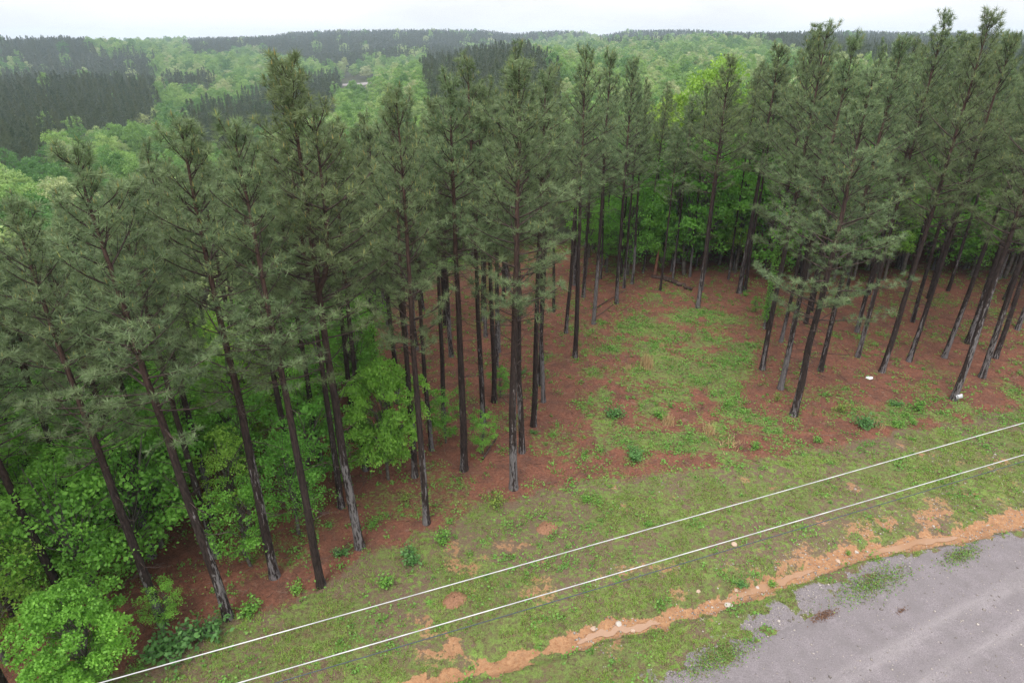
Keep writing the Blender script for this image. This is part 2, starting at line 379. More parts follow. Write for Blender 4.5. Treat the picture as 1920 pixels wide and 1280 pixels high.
def simple(name, col, rough=0.8, spec=0.3, var=0.25, scale=8):
    n = NT(name); lo = tuple(v*(1-var) for v in col); hi = tuple(min(1, v*(1+var)) for v in col)
    nn = n.noise(scale, 4, n.objco()); return n.finish(n.ramp(nn, 0.35, 0.65, lo, hi), rough, spec, nn, 0.005)

M_NEED = mat_needles(); M_NEED_PL = mat_needles('plantation_pine_needles', (0.040, 0.068, 0.038), (0.115, 0.160, 0.085)); M_CAND = mat_candle(); M_BARK = mat_bark(); M_TWIG = mat_twig()
M_LEAF_FAR = mat_leaf('valley_leaves', (0.11, 0.24, 0.07), (0.29, 0.44, 0.13), (0.44, 0.48, 0.26))
M_LEAF_UNDER = mat_leaf('understory_leaves', (0.17, 0.41, 0.07), (0.24, 0.49, 0.08), (0.34, 0.53, 0.09))
M_LEAF_BRIGHT = mat_leaf('maple_leaves', (0.22, 0.47, 0.075), (0.23, 0.48, 0.075), (0.27, 0.50, 0.085))
M_LEAF_YEL = mat_leaf('yellow_leaves', (0.26, 0.43, 0.07), (0.28, 0.44, 0.07), (0.40, 0.43, 0.08))
M_WEED = mat_leaf('weed_leaves', (0.17, 0.35, 0.075), (0.18, 0.36, 0.075), (0.19, 0.37, 0.075))
M_GRASS = mat_leaf('grass_blades', (0.22, 0.33, 0.068), (0.23, 0.34, 0.07), (0.24, 0.35, 0.075))
M_TAN = mat_leaf('dry_grass', (0.52, 0.37, 0.21), (0.54, 0.38, 0.22), (0.56, 0.40, 0.23), 0.2)
M_DTRUNK = simple('hardwood_bark', (0.12, 0.105, 0.09), 0.9, 0.2, 0.4, 5)
M_GROUND = mat_ground(); M_ROAD = mat_road()

# ------------------------------------------------------------------ ground sheet
def build_ground():
    az = np.concatenate([np.linspace(R(-52), R(52), 1000), np.linspace(R(52), R(308), 70)[1:-1]])
    rr = np.concatenate([[0.5, 2.5, 5], np.geomspace(6.5, 75, 560), np.geomspace(75, 3300, 140)[1:]])
    A, D = np.meshgrid(az, rr); X = D*np.sin(A); Y = D*np.cos(A)
    Z = H(X, Y)
    P = np.stack([X, Y, Z], -1)
    mb = MB(); mb.quadgrid(P[:, ::-1], 0, None, True)
    mb.add([P[0, i] for i in range(0, len(az))]+[(0, 0, hz(0, 0.01))], [((i+1) % len(az), i, len(az)) for i in range(len(az))])
    o = mb.obj('ground', [M_GROUND], smooth=True); o['kind'] = 'structure'
    x = X[:, ::-1].ravel(); y = Y[:, ::-1].ravel(); d = np.hypot(x, y)
    n = len(o.data.vertices)
    fo = np.zeros(n); gr = np.zeros(n); di = np.zeros(n); gv = np.zeros(n); fa = np.zeros(n)
    k = np.where((d < 90) & (y > -5))[0]
    f, g, dd, v = zones(x[k], y[k]); gr[k] = g; di[k] = dd; gv[k] = v
    pr = plateau_radius(np.arctan2(x, y)); fa[:len(x)] = sstep(1.0, 1.35, d/pr)
    fo[k] = f
    for nm, a in (('litter', fo), ('grass', gr), ('dirt', di), ('gravel', gv), ('far', fa)):
        t = o.data.attributes.new(nm, 'FLOAT', 'POINT'); t.data.foreach_set('value', a.astype(np.float32))
build_ground()

# ------------------------------------------------------------------ road
def resample(P, step):
    P = np.asarray(P, float); s = np.concatenate([[0], np.cumsum(np.linalg.norm(np.diff(P, axis=0), axis=1))])
    t = np.arange(0, s[-1], step); return np.stack([np.interp(t, s, P[:, k]) for k in range(P.shape[1])], 1), t
def build_road():
    E = np.array([flat(*p) for p in ROAD_PX])
    a = E[0]-(E[3]-E[0])/np.linalg.norm(E[3]-E[0])*45; b = E[-1]+(E[-1]-E[-4])/np.linalg.norm(E[-1]-E[-4])*70
    P, t = resample(np.vstack([a, E, b]), 0.09)
    for _ in range(40): P[1:-1] = (P[:-2]+P[1:-1]*2+P[2:])/4
    T = unit(np.gradient(P, axis=0)); N = np.stack([T[:, 1], -T[:, 0]], 1)
    e = (fbm(t*0.8, t*0+3, 5, 5)-0.5)*0.7+(vnoise(t*7, t*0, 9)-0.5)*0.12
    base = np.array([0.9051, 0.4252]); NN = np.array([0.4252, -0.9051])
    ss = np.concatenate([np.linspace(0, 1.2, 10), np.linspace(1.2, 12, 50)[1:]])
    W = np.clip(ss/1.2, 0, 1)[None, :]
    X = P[:, None, :]+(N[:, None, :]*(1-W)[..., None]+NN*W[..., None])*(ss[None, :, None])+N[:, None, :]*(e[:, None, None])*(1-W)[..., None]
    Z = H(X[..., 0], X[..., 1])+0.016
    Z[:, 0] -= 0.03
    mb = MB(); G = np.concatenate([X, Z[..., None]], -1); mb.quadgrid(G)
    o = mb.obj('road', [M_ROAD], smooth=True); o['kind'] = 'structure'
    me = o.data
    # along / across coordinates
    mid = P.mean(0); O = flat(1290, 1272); S = (G[..., :2]-O)@base; C = (G[..., :2]-O)@NN
    me.calc_loop_triangles()
    uv = me.uv_layers.new(name='UVMap'); li = np.zeros(len(me.loops), np.int32); me.loops.foreach_get('vertex_index', li)
    UVv = np.stack([S.ravel(), C.ravel()], 1)[li]; uv.data.foreach_set('uv', UVv.astype(np.float32).ravel())
    if np.array([p.normal.z for p in me.polygons[:10]]).mean() < 0: me.flip_normals()
    return P, T, NN, base, E
ROAD = build_road()

# ------------------------------------------------------------------ muddy water in the ditch
def build_water():
    n = NT('muddy_water'); mw = n.finish((0.33, 0.19, 0.115), 0.12, 0.5, n.noise(6, 2, n.pos()), 0.004)
    for (a, b) in ((3, 5), (6.2, 8.3), (9.2, 11)):
        ts = np.linspace(a, b, 60); idx = np.arange(len(DITCH)); C = np.stack([np.interp(ts, idx, DITCH[:, 0]), np.interp(ts, idx, DITCH[:, 1])], 1)
        T = unit(np.gradient(C, axis=0)); N = np.stack([-T[:, 1], T[:, 0]], 1)
        w = 0.13*np.sin(np.linspace(0, math.pi, 60))**0.4*(0.6+0.8*vnoise(ts*9, ts*0, 3))
        off = (vnoise(ts*5, ts*0, 13)-0.5)*0.16
        rows = []
        for q in (-1, -0.4, 0.4, 1):
            c = C+N*(off+q*w)[:, None]; rows.append(c)
        G = np.stack(rows, 1); z = H(C[:, 0]+N[:, 0]*off, C[:, 1]+N[:, 1]*off)+0.022
        z = np.convolve(np.pad(z, 4, 'edge'), np.ones(9)/9, 'valid')
        mb = MB(); mb.quadgrid(np.concatenate([G, np.broadcast_to(z[:, None, None], G.shape[:2]+(1,))], -1)[:, ::-1])
        o = mb.obj('water', [mw], smooth=True); o['kind'] = 'structure'
build_water()

# ------------------------------------------------------------------ pines
def tufts(mb, C, D, rng, n=20, L=0.21, w=0.011, spread=0.06, m=0, fwd=0.6):
    C = np.asarray(C); D = unit(np.asarray(D)); k = len(C)
    r = unit(rng.normal(size=(k, n, 3))); d = unit(r+D[:, None]*fwd+np.array([0, 0, 0.15]))
    s = rng.uniform(-spread, spread*0.4, (k, n, 1)); b = C[:, None]+D[:, None]*s
    ln = L*rng.uniform(0.75, 1.15, (k, n, 1)); tip = b+d*ln
    side = unit(np.cross(d, unit(rng.normal(size=(k, n, 3)))))*w/2
    V = np.stack([b+d*0.02-side, b+d*0.02+side, tip], 2).reshape(-1, 3)
    t = np.clip(rng.uniform(0.1, 0.9, (k, 1, 1))+rng.normal(0, 0.10, (k, n, 1)), 0, 1)
    mb.add(V, np.arange(len(V)).reshape(-1, 3), m, np.broadcast_to(t, (k, n, 3)).reshape(-1))
def pine_proto(seed, cb=0.42, Rm=2.4, dens=1.0, fork=False, nn=30, w=0.016, H0=16.0, top_sparse=1.0, lod=False):
    rng = np.random.RandomState(seed)
    tr = MB(); cr = MB(); wob = rng.normal(0, 0.05, (9, 2)); wob[0] = 0; wob = np.cumsum(wob, 0)*0.6
    zs = np.linspace(0, H0, 34); wx = np.interp(zs, np.linspace(0, H0, 9), wob[:, 0]); wy = np.interp(zs, np.linspace(0, H0, 9), wob[:, 1])
    ax = np.stack([wx, wy, zs], 1); rad = 0.132*(1-zs/H0)**0.75+0.012; rad[0] *= 1.3; rad[1] *= 1.04
    tr.tube(ax, rad, 10, 0)
    axis = lambda z: np.array([np.interp(z, zs, wx), np.interp(z, zs, wy), z])
    leaders = [(axis, cb*H0, H0, 1.0)]
    if fork:
        a = rng.uniform(0, 6.28); z0 = H0*0.62; dirv = np.array([math.cos(a), math.sin(a), 0])
        f2 = lambda z: axis(z0)+dirv*(0.75*(1-math.exp(-(z-z0)/0.9)))+np.array([0, 0, z-z0])
        pz = np.linspace(z0, H0*0.93, 12); tr.tube([f2(z) for z in pz], np.interp(pz, [z0, H0*0.93], [0.075, 0.012]), 6, 0)
        leaders.append((f2, z0+0.6, H0*0.93, 0.7))
    TC, TDr = [], []
    for f, zb, zt, sc_ in leaders:
        z = zb
        while z < zt-0.15:
            t = (z-zb)/(zt-zb)
            nb = rng.randint(3, 7)
            a0 = rng.uniform(0, 6.28)
            for b in range(nb):
                a = a0+b*6.283/nb+rng.normal(0, 0.25)
                if rng.rand() < 0.18: continue
                ln = Rm*sc_*((1-t)**0.72*(0.62+0.5*min(1, t/0.18)))*rng.uniform(0.5, 1.2)*(1+0.22*math.sin(a*2+seed+z*0.5))+0.42*(1-0.4*(1-t))
                el = R(10+52*t**1.1+rng.normal(0, 8)); curl = R(16+22*(1-t))
                p = f(z+rng.uniform(-0.15, 0.15)); pts = [p]; seg = 6
                for q in range(seg):
                    e2 = el+curl*(q/seg)**1.5; aa = a+rng.normal(0, 0.06)
                    p = p+np.array([math.cos(aa)*math.cos(e2), math.sin(aa)*math.cos(e2), math.sin(e2)])*ln/seg; pts.append(p)
                pts = np.array(pts); r0 = 0.012+0.016*ln
                tr.tube(pts, np.linspace(r0*0.75, 0.006, seg+1), 4, 1, cap=False)
                dead = t < 0.10 and rng.rand() < 0.45
                step = 0.34/dens; s = (0.20 if t > 0.5 else 0.30)*ln
                while s < ln:
                    u = s/ln*seg; i = min(int(u), seg-1); q = pts[i]+(pts[i+1]-pts[i])*(u-i); dr = unit(pts[i+1]-pts[i])
                    for sgn in ((-1, 1) if rng.rand() < 0.55 else (rng.choice([-1, 1]),)):
                        sl = min(0.85, 0.20+0.55*(ln-s))*rng.uniform(0.6, 1.15)
                        sd = unit(np.array([-dr[1], dr[0], 0])*sgn*rng.uniform(0.5, 1.0)+dr*0.8+np.array([0, 0, rng.uniform(-0.1, 0.45)]))
                        e = q+sd*sl; e[2] += 0.06*sl
                        if not lod or dead: tr.tube([q, (q+e)/2-np.array([0, 0, 0.02]), e], np.array([0.009, 0.007, 0.005]), 3, 1, cap=False)
                        if not dead:
                            TC.append(e); TDr.append(unit(sd+np.array([0, 0, 0.35])))
                            if sl > 0.45: TC.append(q+sd*sl*0.5+rng.normal(0, 0.03, 3)); TDr.append(unit(sd+rng.normal(0, 0.5, 3)+np.array([0, 0, 0.3])))
                    s += step*rng.uniform(0.7, 1.3)
                if not dead:
                    dl = unit(pts[-1]-pts[-2]); TC.append(pts[-1]); TDr.append(dl)
                    for q in range(2 if t > 0.5 else rng.randint(0, 2)):
                        e = pts[-1]-dl*rng.uniform(0.1, 0.45)+rng.normal(0, 0.09, 3); TC.append(e); TDr.append(unit(dl+rng.normal(0, 0.35, 3)+np.array([0, 0, 0.3])))
            z += rng.uniform(0.34, 0.62)*(0.85+0.30*t*top_sparse)
        top = f(zt)
        for q in range(7):
            TC.append(top+np.array([rng.normal(0, 0.05), rng.normal(0, 0.05), -q*0.13])); TDr.append(np.array([rng.normal(0, .3), rng.normal(0, .3), 1.0]))
        for q in range(4):
            a = q*1.57+rng.rand(); e = top+np.array([math.cos(a)*0.22, math.sin(a)*0.22, -0.02]); TC.append(e); TDr.append(np.array([math.cos(a)*0.4, math.sin(a)*0.4, 1]))
    TC = np.array(TC); TDr = np.array(TDr)
    tufts(cr, TC, TDr, rng, n=nn, w=w, L=0.225 if not lod else 0.32)
    # pale spring candles on the upper shoots
    up = TC[:, 2] > H0*(cb+(1-cb)*0.45); k = np.where(up & (rng.rand(len(TC)) < 0.30))[0]
    b = TC[k]+TDr[k]*0.03; ln = rng.uniform(0.10, 0.20, (len(k), 1)); hd = np.concatenate([rng.normal(0, 0.12, (len(k), 2)), np.ones((len(k), 1))], 1)
    tip = b+hd*ln; sx = np.array([0.014, 0, 0]); sy = np.array([0, 0.014, 0])
    V = np.stack([b-sx, b+sx, tip, b-sy, b+sy, tip], 1).reshape(-1, 3); cr.add(V, np.arange(len(V)).reshape(-1, 3), 1, np.repeat(rng.rand(len(k)), 6))
    # dead snags on the bare trunk
    for q in range(rng.randint(12, 22)):
        z = rng.uniform(0.16*H0, cb*H0+0.5); a = rng.uniform(0, 6.28); ln = rng.uniform(0.3, 1.5)*(0.4+z/(cb*H0)*0.8)
        p0 = axis(z); d = np.array([math.cos(a), math.sin(a), rng.uniform(-0.15, 0.35)]); m1 = p0+d*ln*0.5+rng.normal(0, 0.05, 3)
        tr.tube([p0, m1, p0+d*ln+rng.normal(0, 0.09, 3)], np.array([0.016, 0.010, 0.004]), 3, 1, cap=False)
        if ln > 0.7:
            d2 = unit(d+rng.normal(0, 0.6, 3)); tr.tube([m1, m1+d2*ln*0.4], np.array([0.008, 0.003]), 3, 1, cap=False)
    return tr.mesh('pine_trunk', [M_BARK, M_TWIG], True), cr.mesh('pine_crown', [M_NEED if not lod else M_NEED_PL, M_CAND])
PINES = [pine_proto(1, 0.52, 1.75, 0.95), pine_proto(2, 0.47, 2.0, 0.95, True), pine_proto(3, 0.42, 2.25, 1.0), pine_proto(4, 0.54, 1.65, 0.9),
         pine_proto(5, 0.47, 2.0, 0.95), pine_proto(6, 0.32, 2.7, 1.05), pine_proto(7, 0.51, 1.9, 0.95, True), pine_proto(8, 0.56, 1.5, 1.0), pine_proto(9, 0.47, 1.9, 0.8), pine_proto(10, 0.58, 1.8, 0.9), pine_proto(11, 0.50, 1.6, 1.1, True)]
PINE_FAR = [pine_proto(21+i, 0.18, 1.75, 0.5, nn=13, w=0.04, lod=True) for i in range(3)]
PROTO_H = 16.0
def add_pine(x, y, h, proto, label, group=None, rot=0, wide=1.0, lean=(0, 0), th=1.0, crown_w=1.0):
    me = PINES[proto] if proto >= 0 else PINE_FAR[-1-proto]
    r = empty('pine_tree', (x, y, hz(x, y)-0.05)); r.rotation_euler = (lean[0], lean[1], rot)
    tag(r, label, 'pine tree', group)
    for nm, m, sx in (('trunk', me[0], wide), ('crown', me[1], wide)):
        o = bpy.data.objects.new(nm, m); COL.objects.link(o); o.parent = r; o.scale = (sx*(crown_w if nm == 'crown' else 1), sx*(crown_w if nm == 'crown' else 1), h/PROTO_H)
    return r
rng = np.random.RandomState(77)
# base pixel, treetop row, crown form, trunk width, label
LISTED = [
 (28, 1330, 520, 4, 1.15, 'pale pine butt rising beside the big lime maple at the picture corner'),
 (150, 1180, 470, 3, 1.0, 'leaning looking dark pine whose foot is hidden by the lime green maple'),
 (305, 1167, 388, 8, 1.0, 'thin pine at the grass edge just past the lime green maple, pale lower trunk'),
 (428, 1157, 292, 0, 1.1, 'dark pine at the grass edge above the low dark green groundcover patch'),
 (515, 1080, 238, 8, 1.15, 'thick pine with black bark and grey flank, first one wholly on open red straw'),
 (602, 1097, 240, 3, 1.0, 'pine with pale foot nearest the cables on the red straw slope'),
 (675, 1025, 116, 1, 1.2, 'forked tall pine with broad pale grey trunk beside the bright sapling'),
 (800, 980, 178, 8, 0.95, 'slender pine with black foot at the corner of straw and grass'),
 (963, 915, 122, 4, 1.2, 'full crowned pine with black trunk standing foremost at the clearing corner'),
 (870, 880, 156, 9, 1.15, 'pine with pale grey lower trunk next to the small yellow green sapling'),
 (778, 893, 200, 9, 0.95, 'dark pine right behind the large bright green sapling'),
 (640, 950, 262, 9, 0.9, 'thin pine behind the forked tall pine, pale foot in straw'),
 (560, 945, 300, 9, 0.95, 'dark pine behind the thick black barked pine, foot among saplings'),
 (686, 880, 250, 9, 0.9, 'dark thin pine half hidden by the large bright green sapling'),
 (809, 843, 215, 7, 0.8, 'thinnest pale grey pine between two dark trunks in the straw'),
 (832, 794, 206, 0, 0.85, 'dark pine with green sprigs climbing near its foot deep in the stand'),
 (906, 792, 118, 6, 0.95, 'evenly grey straight pine of the inner row near the clearing'),
 (979, 847, 112, 7, 1.0, 'all black pine close behind the full crowned foremost pine'),
 (1000, 798, 150, 9, 1.05, 'pine with grey white foot in the row facing the clearing'),
 (926, 753, 170, 7, 0.95, 'black pine beside a small dark green shrub in the inner stand'),
 (1019, 753, 165, 7, 0.85, 'thin black pine with forked snag at its side, row facing the clearing'),
 (1012, 722, 140, 0, 0.85, 'dark pine hidden behind the thin black pine facing the clearing'),
 (1061, 624, 170, 7, 0.85, 'short looking dark trunk standing on a small straw rise at clearing'),
 (1078, 669, 105, 0, 1.0, 'lone black trunk standing out into the clearing from the dense stand'),
 (1113, 607, 105, 3, 0.95, 'grey black pine at the clearing side with thin poles leaning by it'),
 (930, 690, 190, 4, 0.95, 'grey and black pine above the small dark green shrub'),
 (746, 755, 240, 4, 0.95, 'black pine far inside the stand above the bright sapling'),
 (605, 884, 270, 0, 0.9, 'dark pine inside the saplings behind the thin pale footed pine'),
 (935, 660, 200, 7, 0.85, 'farthest thin black pine seen through the gap of the inner rows'),
 (1156, 569, 112, 4, 0.95, 'grey footed pine where two thin fallen poles meet the clearing'),
 (1308, 577, 118, 0, 1.05, 'lone pine standing free in the middle of the clearing head'),
 (1386, 549, 92, 3, 1.25, 'pair like thick grey based pine at the far edge of the clearing'),
 (1396, 545, 130, 7, 0.9, 'thin black pine touching the thick grey based pine'),
 (1185, 532, 190, 7, 0.8, 'thin black pine in front of the green wall near the fallen log'),
 (1170, 540, 175, 3, 0.8, 'thin dark pine between the grey footed pine and the green wall'),
 (1435, 616, 58, 5, 1.05, 'pine with bright ivy climbing up its pale trunk'),
 (1429, 692, 62, 0, 1.05, 'straight black pine just in front of the ivy covered pine'),
 (1464, 641, 150, 7, 0.8, 'slim black pine with pale foot behind the foremost dark trunks'),
 (1463, 729, 80, 3, 1.05, 'dark pine with pale streak between the black one and the foremost'),
 (1488, 778, 145, 5, 1.25, 'big round crowned pine with thick leaning trunk nearest the clearing weeds'),
 (1538, 695, 74, 4, 1.0, 'dark pine with grey foot and a long dead side branch'),
 (1608, 669, 40, 0, 0.95, 'pale trunk mostly veiled by low hanging needles'),
 (1653, 697, 26, 4, 1.05, 'black pine just beyond the white sheet lying on straw'),
 (1704, 677, 70, 2, 1.0, 'tall black pine between the white sheet and the pine with the card'),
 (1711, 603, 110, 3, 0.9, 'black pine with grey foot far back in the open stand'),
 (1770, 670, 90, 0, 1.0, 'smooth grey pine behind the pine with the white card'),
 (1788, 748, 60, 4, 1.15, 'pine with grey trunk and the small white card at its foot'),
 (1814, 643, 75, 3, 1.15, 'thick black trunk directly behind the white card pine'),
 (1841, 707, 65, 2, 1.1, 'long black pine beside the white card pine, touching a second trunk'),
 (1866, 671, 80, 3, 1.0, 'black pine crossing behind the long black one'),
 (1907, 618, 100, 4, 1.0, 'grey trunk at the outer border of the open straw stand'),
]
placed = []
def top_height(x, y, z, topy):
    hs = np.linspace(6, 22, 400); _, py = project(x, y, z+hs); return float(np.interp(-topy, -py, hs)) if py[-1] < topy else 22.0
PINE_AT = {}
for i, (bx, by, ty, pr, wd, lab) in enumerate(LISTED):
    g = ground_at(bx, by); h = top_height(g[0], g[1], g[2], ty); h = min(max(h, 11.0), 19.5)
    PINE_AT[(bx, by)] = add_pine(g[0], g[1], h, pr, lab, 'pines of the roadside stand', rng.uniform(0, 6.28), wd, (R(rng.normal(0, 0.7)), R(rng.normal(0, 0.7))))
    placed.append((g[0], g[1]))
def dense_label(bx, by):
    if bx < 0: return 'pine of the dense stand whose crown leans in past the picture border', 'pines at the border of the dense stand'
    if bx < 330: return 'pine in the leafy dark part of the stand behind the lime green maple', 'pines behind the lime maple'
    if bx < 640: return 'pine within the green saplings behind the thick black barked pine', 'pines among the understory saplings'
    if bx < 860: return 'pine deep in the stand behind the large bright green sapling', 'pines behind the bright sapling'
    return 'pine in the rear rows behind the full crowned clearing corner pine', 'pines in the rear rows by the clearing'
def open_label(bx, by):
    if bx < 1640: return 'tall pine hidden behind the big round crowned pine by the clearing', 'pines behind the round crowned pine'
    if bx < 1830: return 'tall pine in the rows behind the white sheet and white card', 'pines behind the white sheet'
    return 'tall pine in the outermost rows of the open stand', 'outermost pines of the open stand'
# the rest of the stand, behind the trunks that can be told apart
SKY_X = [-200, 0, 130, 200, 330, 460, 560, 690, 830, 910, 1010, 1100, 1190, 1300, 1440, 1530, 1700, 1830, 1920]
SKY_Y = [430, 400, 345, 310, 262, 255, 225, 205, 180, 168, 150, 145, 150, 170, 120, 88, 72, 60, 75]
def fill(poly_px, spacing, n, label_, group_, protos, hr, seed, mind=1.9, slim=0.9):
    P = [tuple(flat(*p)) for p in poly_px]; rg = np.random.RandomState(seed)
    xs = [p[0] for p in P]; ys = [p[1] for p in P]; c = 0; tries = 0
    while c < n and tries < 20000:
        tries += 1; x = rg.uniform(min(xs), max(xs)); y = rg.uniform(min(ys), max(ys))
        if not inpoly(np.array([x]), np.array([y]), P)[0]: continue
        if min(math.hypot(x-a, y-b) for a, b in placed) < (spacing if tries < 15000 else mind): continue
        placed.append((x, y)); c += 1
        px0, _ = project(x, y, 13.0); bx0, by0 = project(x, y, hz(x, y))
        if callable(label_): label, group = label_(float(bx0), float(by0))
        else: label, group = label_, group_
        px0 = float(px0); ty = np.interp(px0, SKY_X, SKY_Y)+rg.uniform(0, 95); hh = top_height(x, y, hz(x, y), ty)
        add_pine(x, y, min(max(hh, hr[0]-3.5), hr[1]), rg.choice(protos), label, group, rg.uniform(0, 6.28), slim*rg.uniform(0.8, 1.12), (R(rg.normal(0, 0.8)), R(rg.normal(0, 0.8))), crown_w=1/slim*0.97)
fill([(-420, 1500), (-20, 1290), (60, 1180), (260, 1120), (380, 1110), (470, 1020), (600, 900), (700, 800), (780, 700), (900, 640), (1040, 590), (1100, 560), (1110, 520), (700, 560), (350, 640), (-100, 780), (-700, 1150)],
     2.15, 88, dense_label, None, [0, 3, 6, 7, 7, 8, 9, 9, 10], (14.2, 16.6), 5)
fill([(1110, 548), (1440, 545), (1440, 470), (1120, 470)], 2.4, 22, 'thin dark pine standing in the green undergrowth beyond the clearing', 'thin pines beyond the clearing', [7, 9, 9], (14.0, 16.5), 6, 1.8, 0.62)
fill([(1450, 600), (1560, 640), (1640, 640), (1700, 590), (1830, 610), (1930, 610), (2150, 760), (2500, 700), (2600, 480), (2000, 440), (1450, 440)],
     2.6, 95, open_label, None, [0, 2, 3, 4, 5, 7, 8, 9], (15.5, 18.2), 7)

# ------------------------------------------------------------------ broadleaf trees
def leaves(mb, C, rng, size, m=0, updir=0.9, tint=None, lobes=False):
    k = len(C); n = unit(rng.normal(size=(k, 3))*np.array([1, 1, 0.6])+np.array([0, 0, updir])); a = unit(np.cross(n, unit(rng.normal(size=(k, 3))))); b = np.cross(n, a)
    s = (size*rng.uniform(0.65, 1.3, (k, 1))); dr = n*s*0.16
    V = np.stack([C-a*s*0.5, C-b*s*0.36-dr*0.2, C+a*s*0.55-dr, C+b*s*0.36-dr*0.2], 1).reshape(-1, 3); i = np.arange(k)[:, None]*4
    F = np.stack([np.concatenate([i, i+1, i+2], 1), np.concatenate([i, i+2, i+3], 1)], 1).reshape(-1, 3)
    t = rng.uniform(0, 1, k) if tint is None else tint
    mb.add(V, F, m, np.repeat(t, 4))
def broadleaf_proto(seed, H0=14., Rc=4.2, base=0.3, nclump=85, lpc=95, leaf=0.26, mat=None, cr_r=1.05, thin=1.0):
    rng = np.random.RandomState(seed); tr = MB(); cr = MB()
    pts = np.array([[0, 0, 0], [rng.normal(0, .12), rng.normal(0, .12), H0*0.25], [rng.normal(0, .25), rng.normal(0, .25), H0*0.55], [rng.normal(0, .4), rng.normal(0, .4), H0*0.9]])
    tr.tube(pts, np.array([0.22, 0.16, 0.10, 0.03])*H0/14, 8)
    cz = H0*(base+1)/2; hz_ = H0*(1-base)/2; CC = []
    tries = 0
    while len(CC) < nclump and tries < 5000:
        tries += 1; v = unit(rng.normal(size=3)); r = rng.uniform(0.35, 1.0)**0.5
        ph = math.atan2(v[1], v[0]); lump = 1+0.22*math.sin(ph*3+seed)+0.15*math.sin(ph*5+seed*2+v[2]*3)
        c = np.array([v[0]*Rc*r*lump*0.85, v[1]*Rc*r*lump*0.85, cz+v[2]*hz_*r*0.92])
        if c[2] < H0*base: continue
        if CC and min(np.linalg.norm(c-q) for q in CC) < cr_r*0.62: continue
        CC.append(c)
    for c in CC:
        z0 = min(c[2]*0.62, H0*0.72)*rng.uniform(0.75, 1); st = np.array([np.interp(z0, pts[:, 2], pts[:, 0]), np.interp(z0, pts[:, 2], pts[:, 1]), z0])
        mid = (st+c)/2+np.array([0, 0, 0.2])+rng.normal(0, 0.12, 3)
        if rng.rand() < 0.6: tr.tube([st, mid, c], np.array([0.05, 0.03, 0.012])*H0/14, 4, cap=False)
        rr = cr_r*rng.uniform(0.6, 1.2); n = int(lpc*rng.uniform(0.6, 1.25)*thin)
        v = unit(rng.normal(size=(n, 3))); v[:, 2] = np.abs(v[:, 2])*1.0-0.45*rng.rand(n)
        P = c+v*rr*rng.uniform(0.45, 1.0, (n, 1))*np.array([1.0, 1.0, 0.95])
        leaves(cr, P, rng, leaf, 0, 0.35, np.clip(rng.uniform(0.2, 0.8)+rng.normal(0, 0.18, n), 0, 1))
    return tr.mesh('broadleaf_trunk', [M_DTRUNK], True), cr.mesh('broadleaf_crown', [mat])
BROAD = [broadleaf_proto(31, 14, 4.3, 0.18, 95, 120, 0.25, M_LEAF_FAR, 1.0), broadleaf_proto(32, 13, 4.8, 0.2, 105, 115, 0.25, M_LEAF_FAR, 1.0),
         broadleaf_proto(33, 15, 3.6, 0.15, 90, 115, 0.25, M_LEAF_FAR, 1.0), broadleaf_proto(34, 12, 4.4, 0.28, 80, 60, 0.25, M_LEAF_FAR, 0.9)]
BROAD_Y = [broadleaf_proto(35, 15, 3.6, 0.3, 90, 100, 0.24, M_LEAF_YEL)]
UNDER = [broadleaf_proto(41, 7.5, 1.7, 0.15, 60, 100, 0.105, M_LEAF_UNDER, 0.5), broadleaf_proto(42, 6.5, 2.0, 0.12, 65, 100, 0.105, M_LEAF_UNDER, 0.55),
         broadleaf_proto(43, 8.5, 1.6, 0.3, 55, 100, 0.10, M_LEAF_UNDER, 0.5), broadleaf_proto(44, 5.0, 1.5, 0.08, 55, 100, 0.10, M_LEAF_UNDER, 0.45)]
UNDER_H = [7.5, 6.5, 8.5, 5.0]
MAPLE = broadleaf_proto(51, 5.2, 2.0, 0.12, 120, 190, 0.10, M_LEAF_BRIGHT, 0.42)
def add_tree(name, meshes, x, y, s, label, cat, group=None, rot=0, sz=None, z=None):
    r = empty(name, (x, y, (hz(x, y) if z is None else z)-0.05)); r.rotation_euler = (0, 0, rot); tag(r, label, cat, group)
    for nm, m in zip(('trunk', 'crown'), meshes):
        o = bpy.data.objects.new(nm, m); COL.objects.link(o); o.parent = r; o.scale = (s, s, sz or s)
    return r
def at_px(px, py): g = ground_at(px, py); return g
# saplings and small trees that stand out singly
SING = [
 (178, 1296, 'M', 0.82, 'bright lime green maple spreading over the grass corner below the cables'),
 (12, 1240, 1, 0.86, 'darker green leafy tree behind the lime green maple'),
 (318, 1172, 3, 0.42, 'small lime sapling clasping the foot of the thin pale pine'),
 (728, 898, 'S', 1.0, 'large bright green sapling in the middle of the dense stand'),
 (905, 850, 3, 0.48, 'small yellow green sapling leaning beside the pale grey pine'),
 (470, 1060, 3, 0.80, 'bright drooping sapling against the dark undergrowth'),
 (650, 905, 3, 0.72, 'leafy sapling at the foot of the dark half hidden pine'),
 (560, 1000, 1, 0.75, 'round green sapling between the two dark pines on the slope'),
 (836, 830, 3, 0.62, 'sparse sapling wound about the dark trunk deep in the stand'),
 (938, 745, 3, 0.40, 'small dark green shrub at the foot of the inner black pine'),
 (1415, 585, 3, 0.26, 'feathery green seedling in front of the thick grey based pine'),
]
for px, py, k, s, lab in SING:
    g = at_px(px, py)
    if k == 'M': add_tree('maple_tree', MAPLE, g[0], g[1], s, lab, 'maple tree', None, rng.uniform(0, 6))
    elif k == 'S': add_tree('sapling', MAPLE, g[0], g[1], 0.92, lab, 'sapling', 'young broadleaf trees', 2.0, 1.15)
    else: add_tree('sapling', UNDER[k], g[0], g[1], s, lab, 'sapling', 'young broadleaf trees', rng.uniform(0, 6))
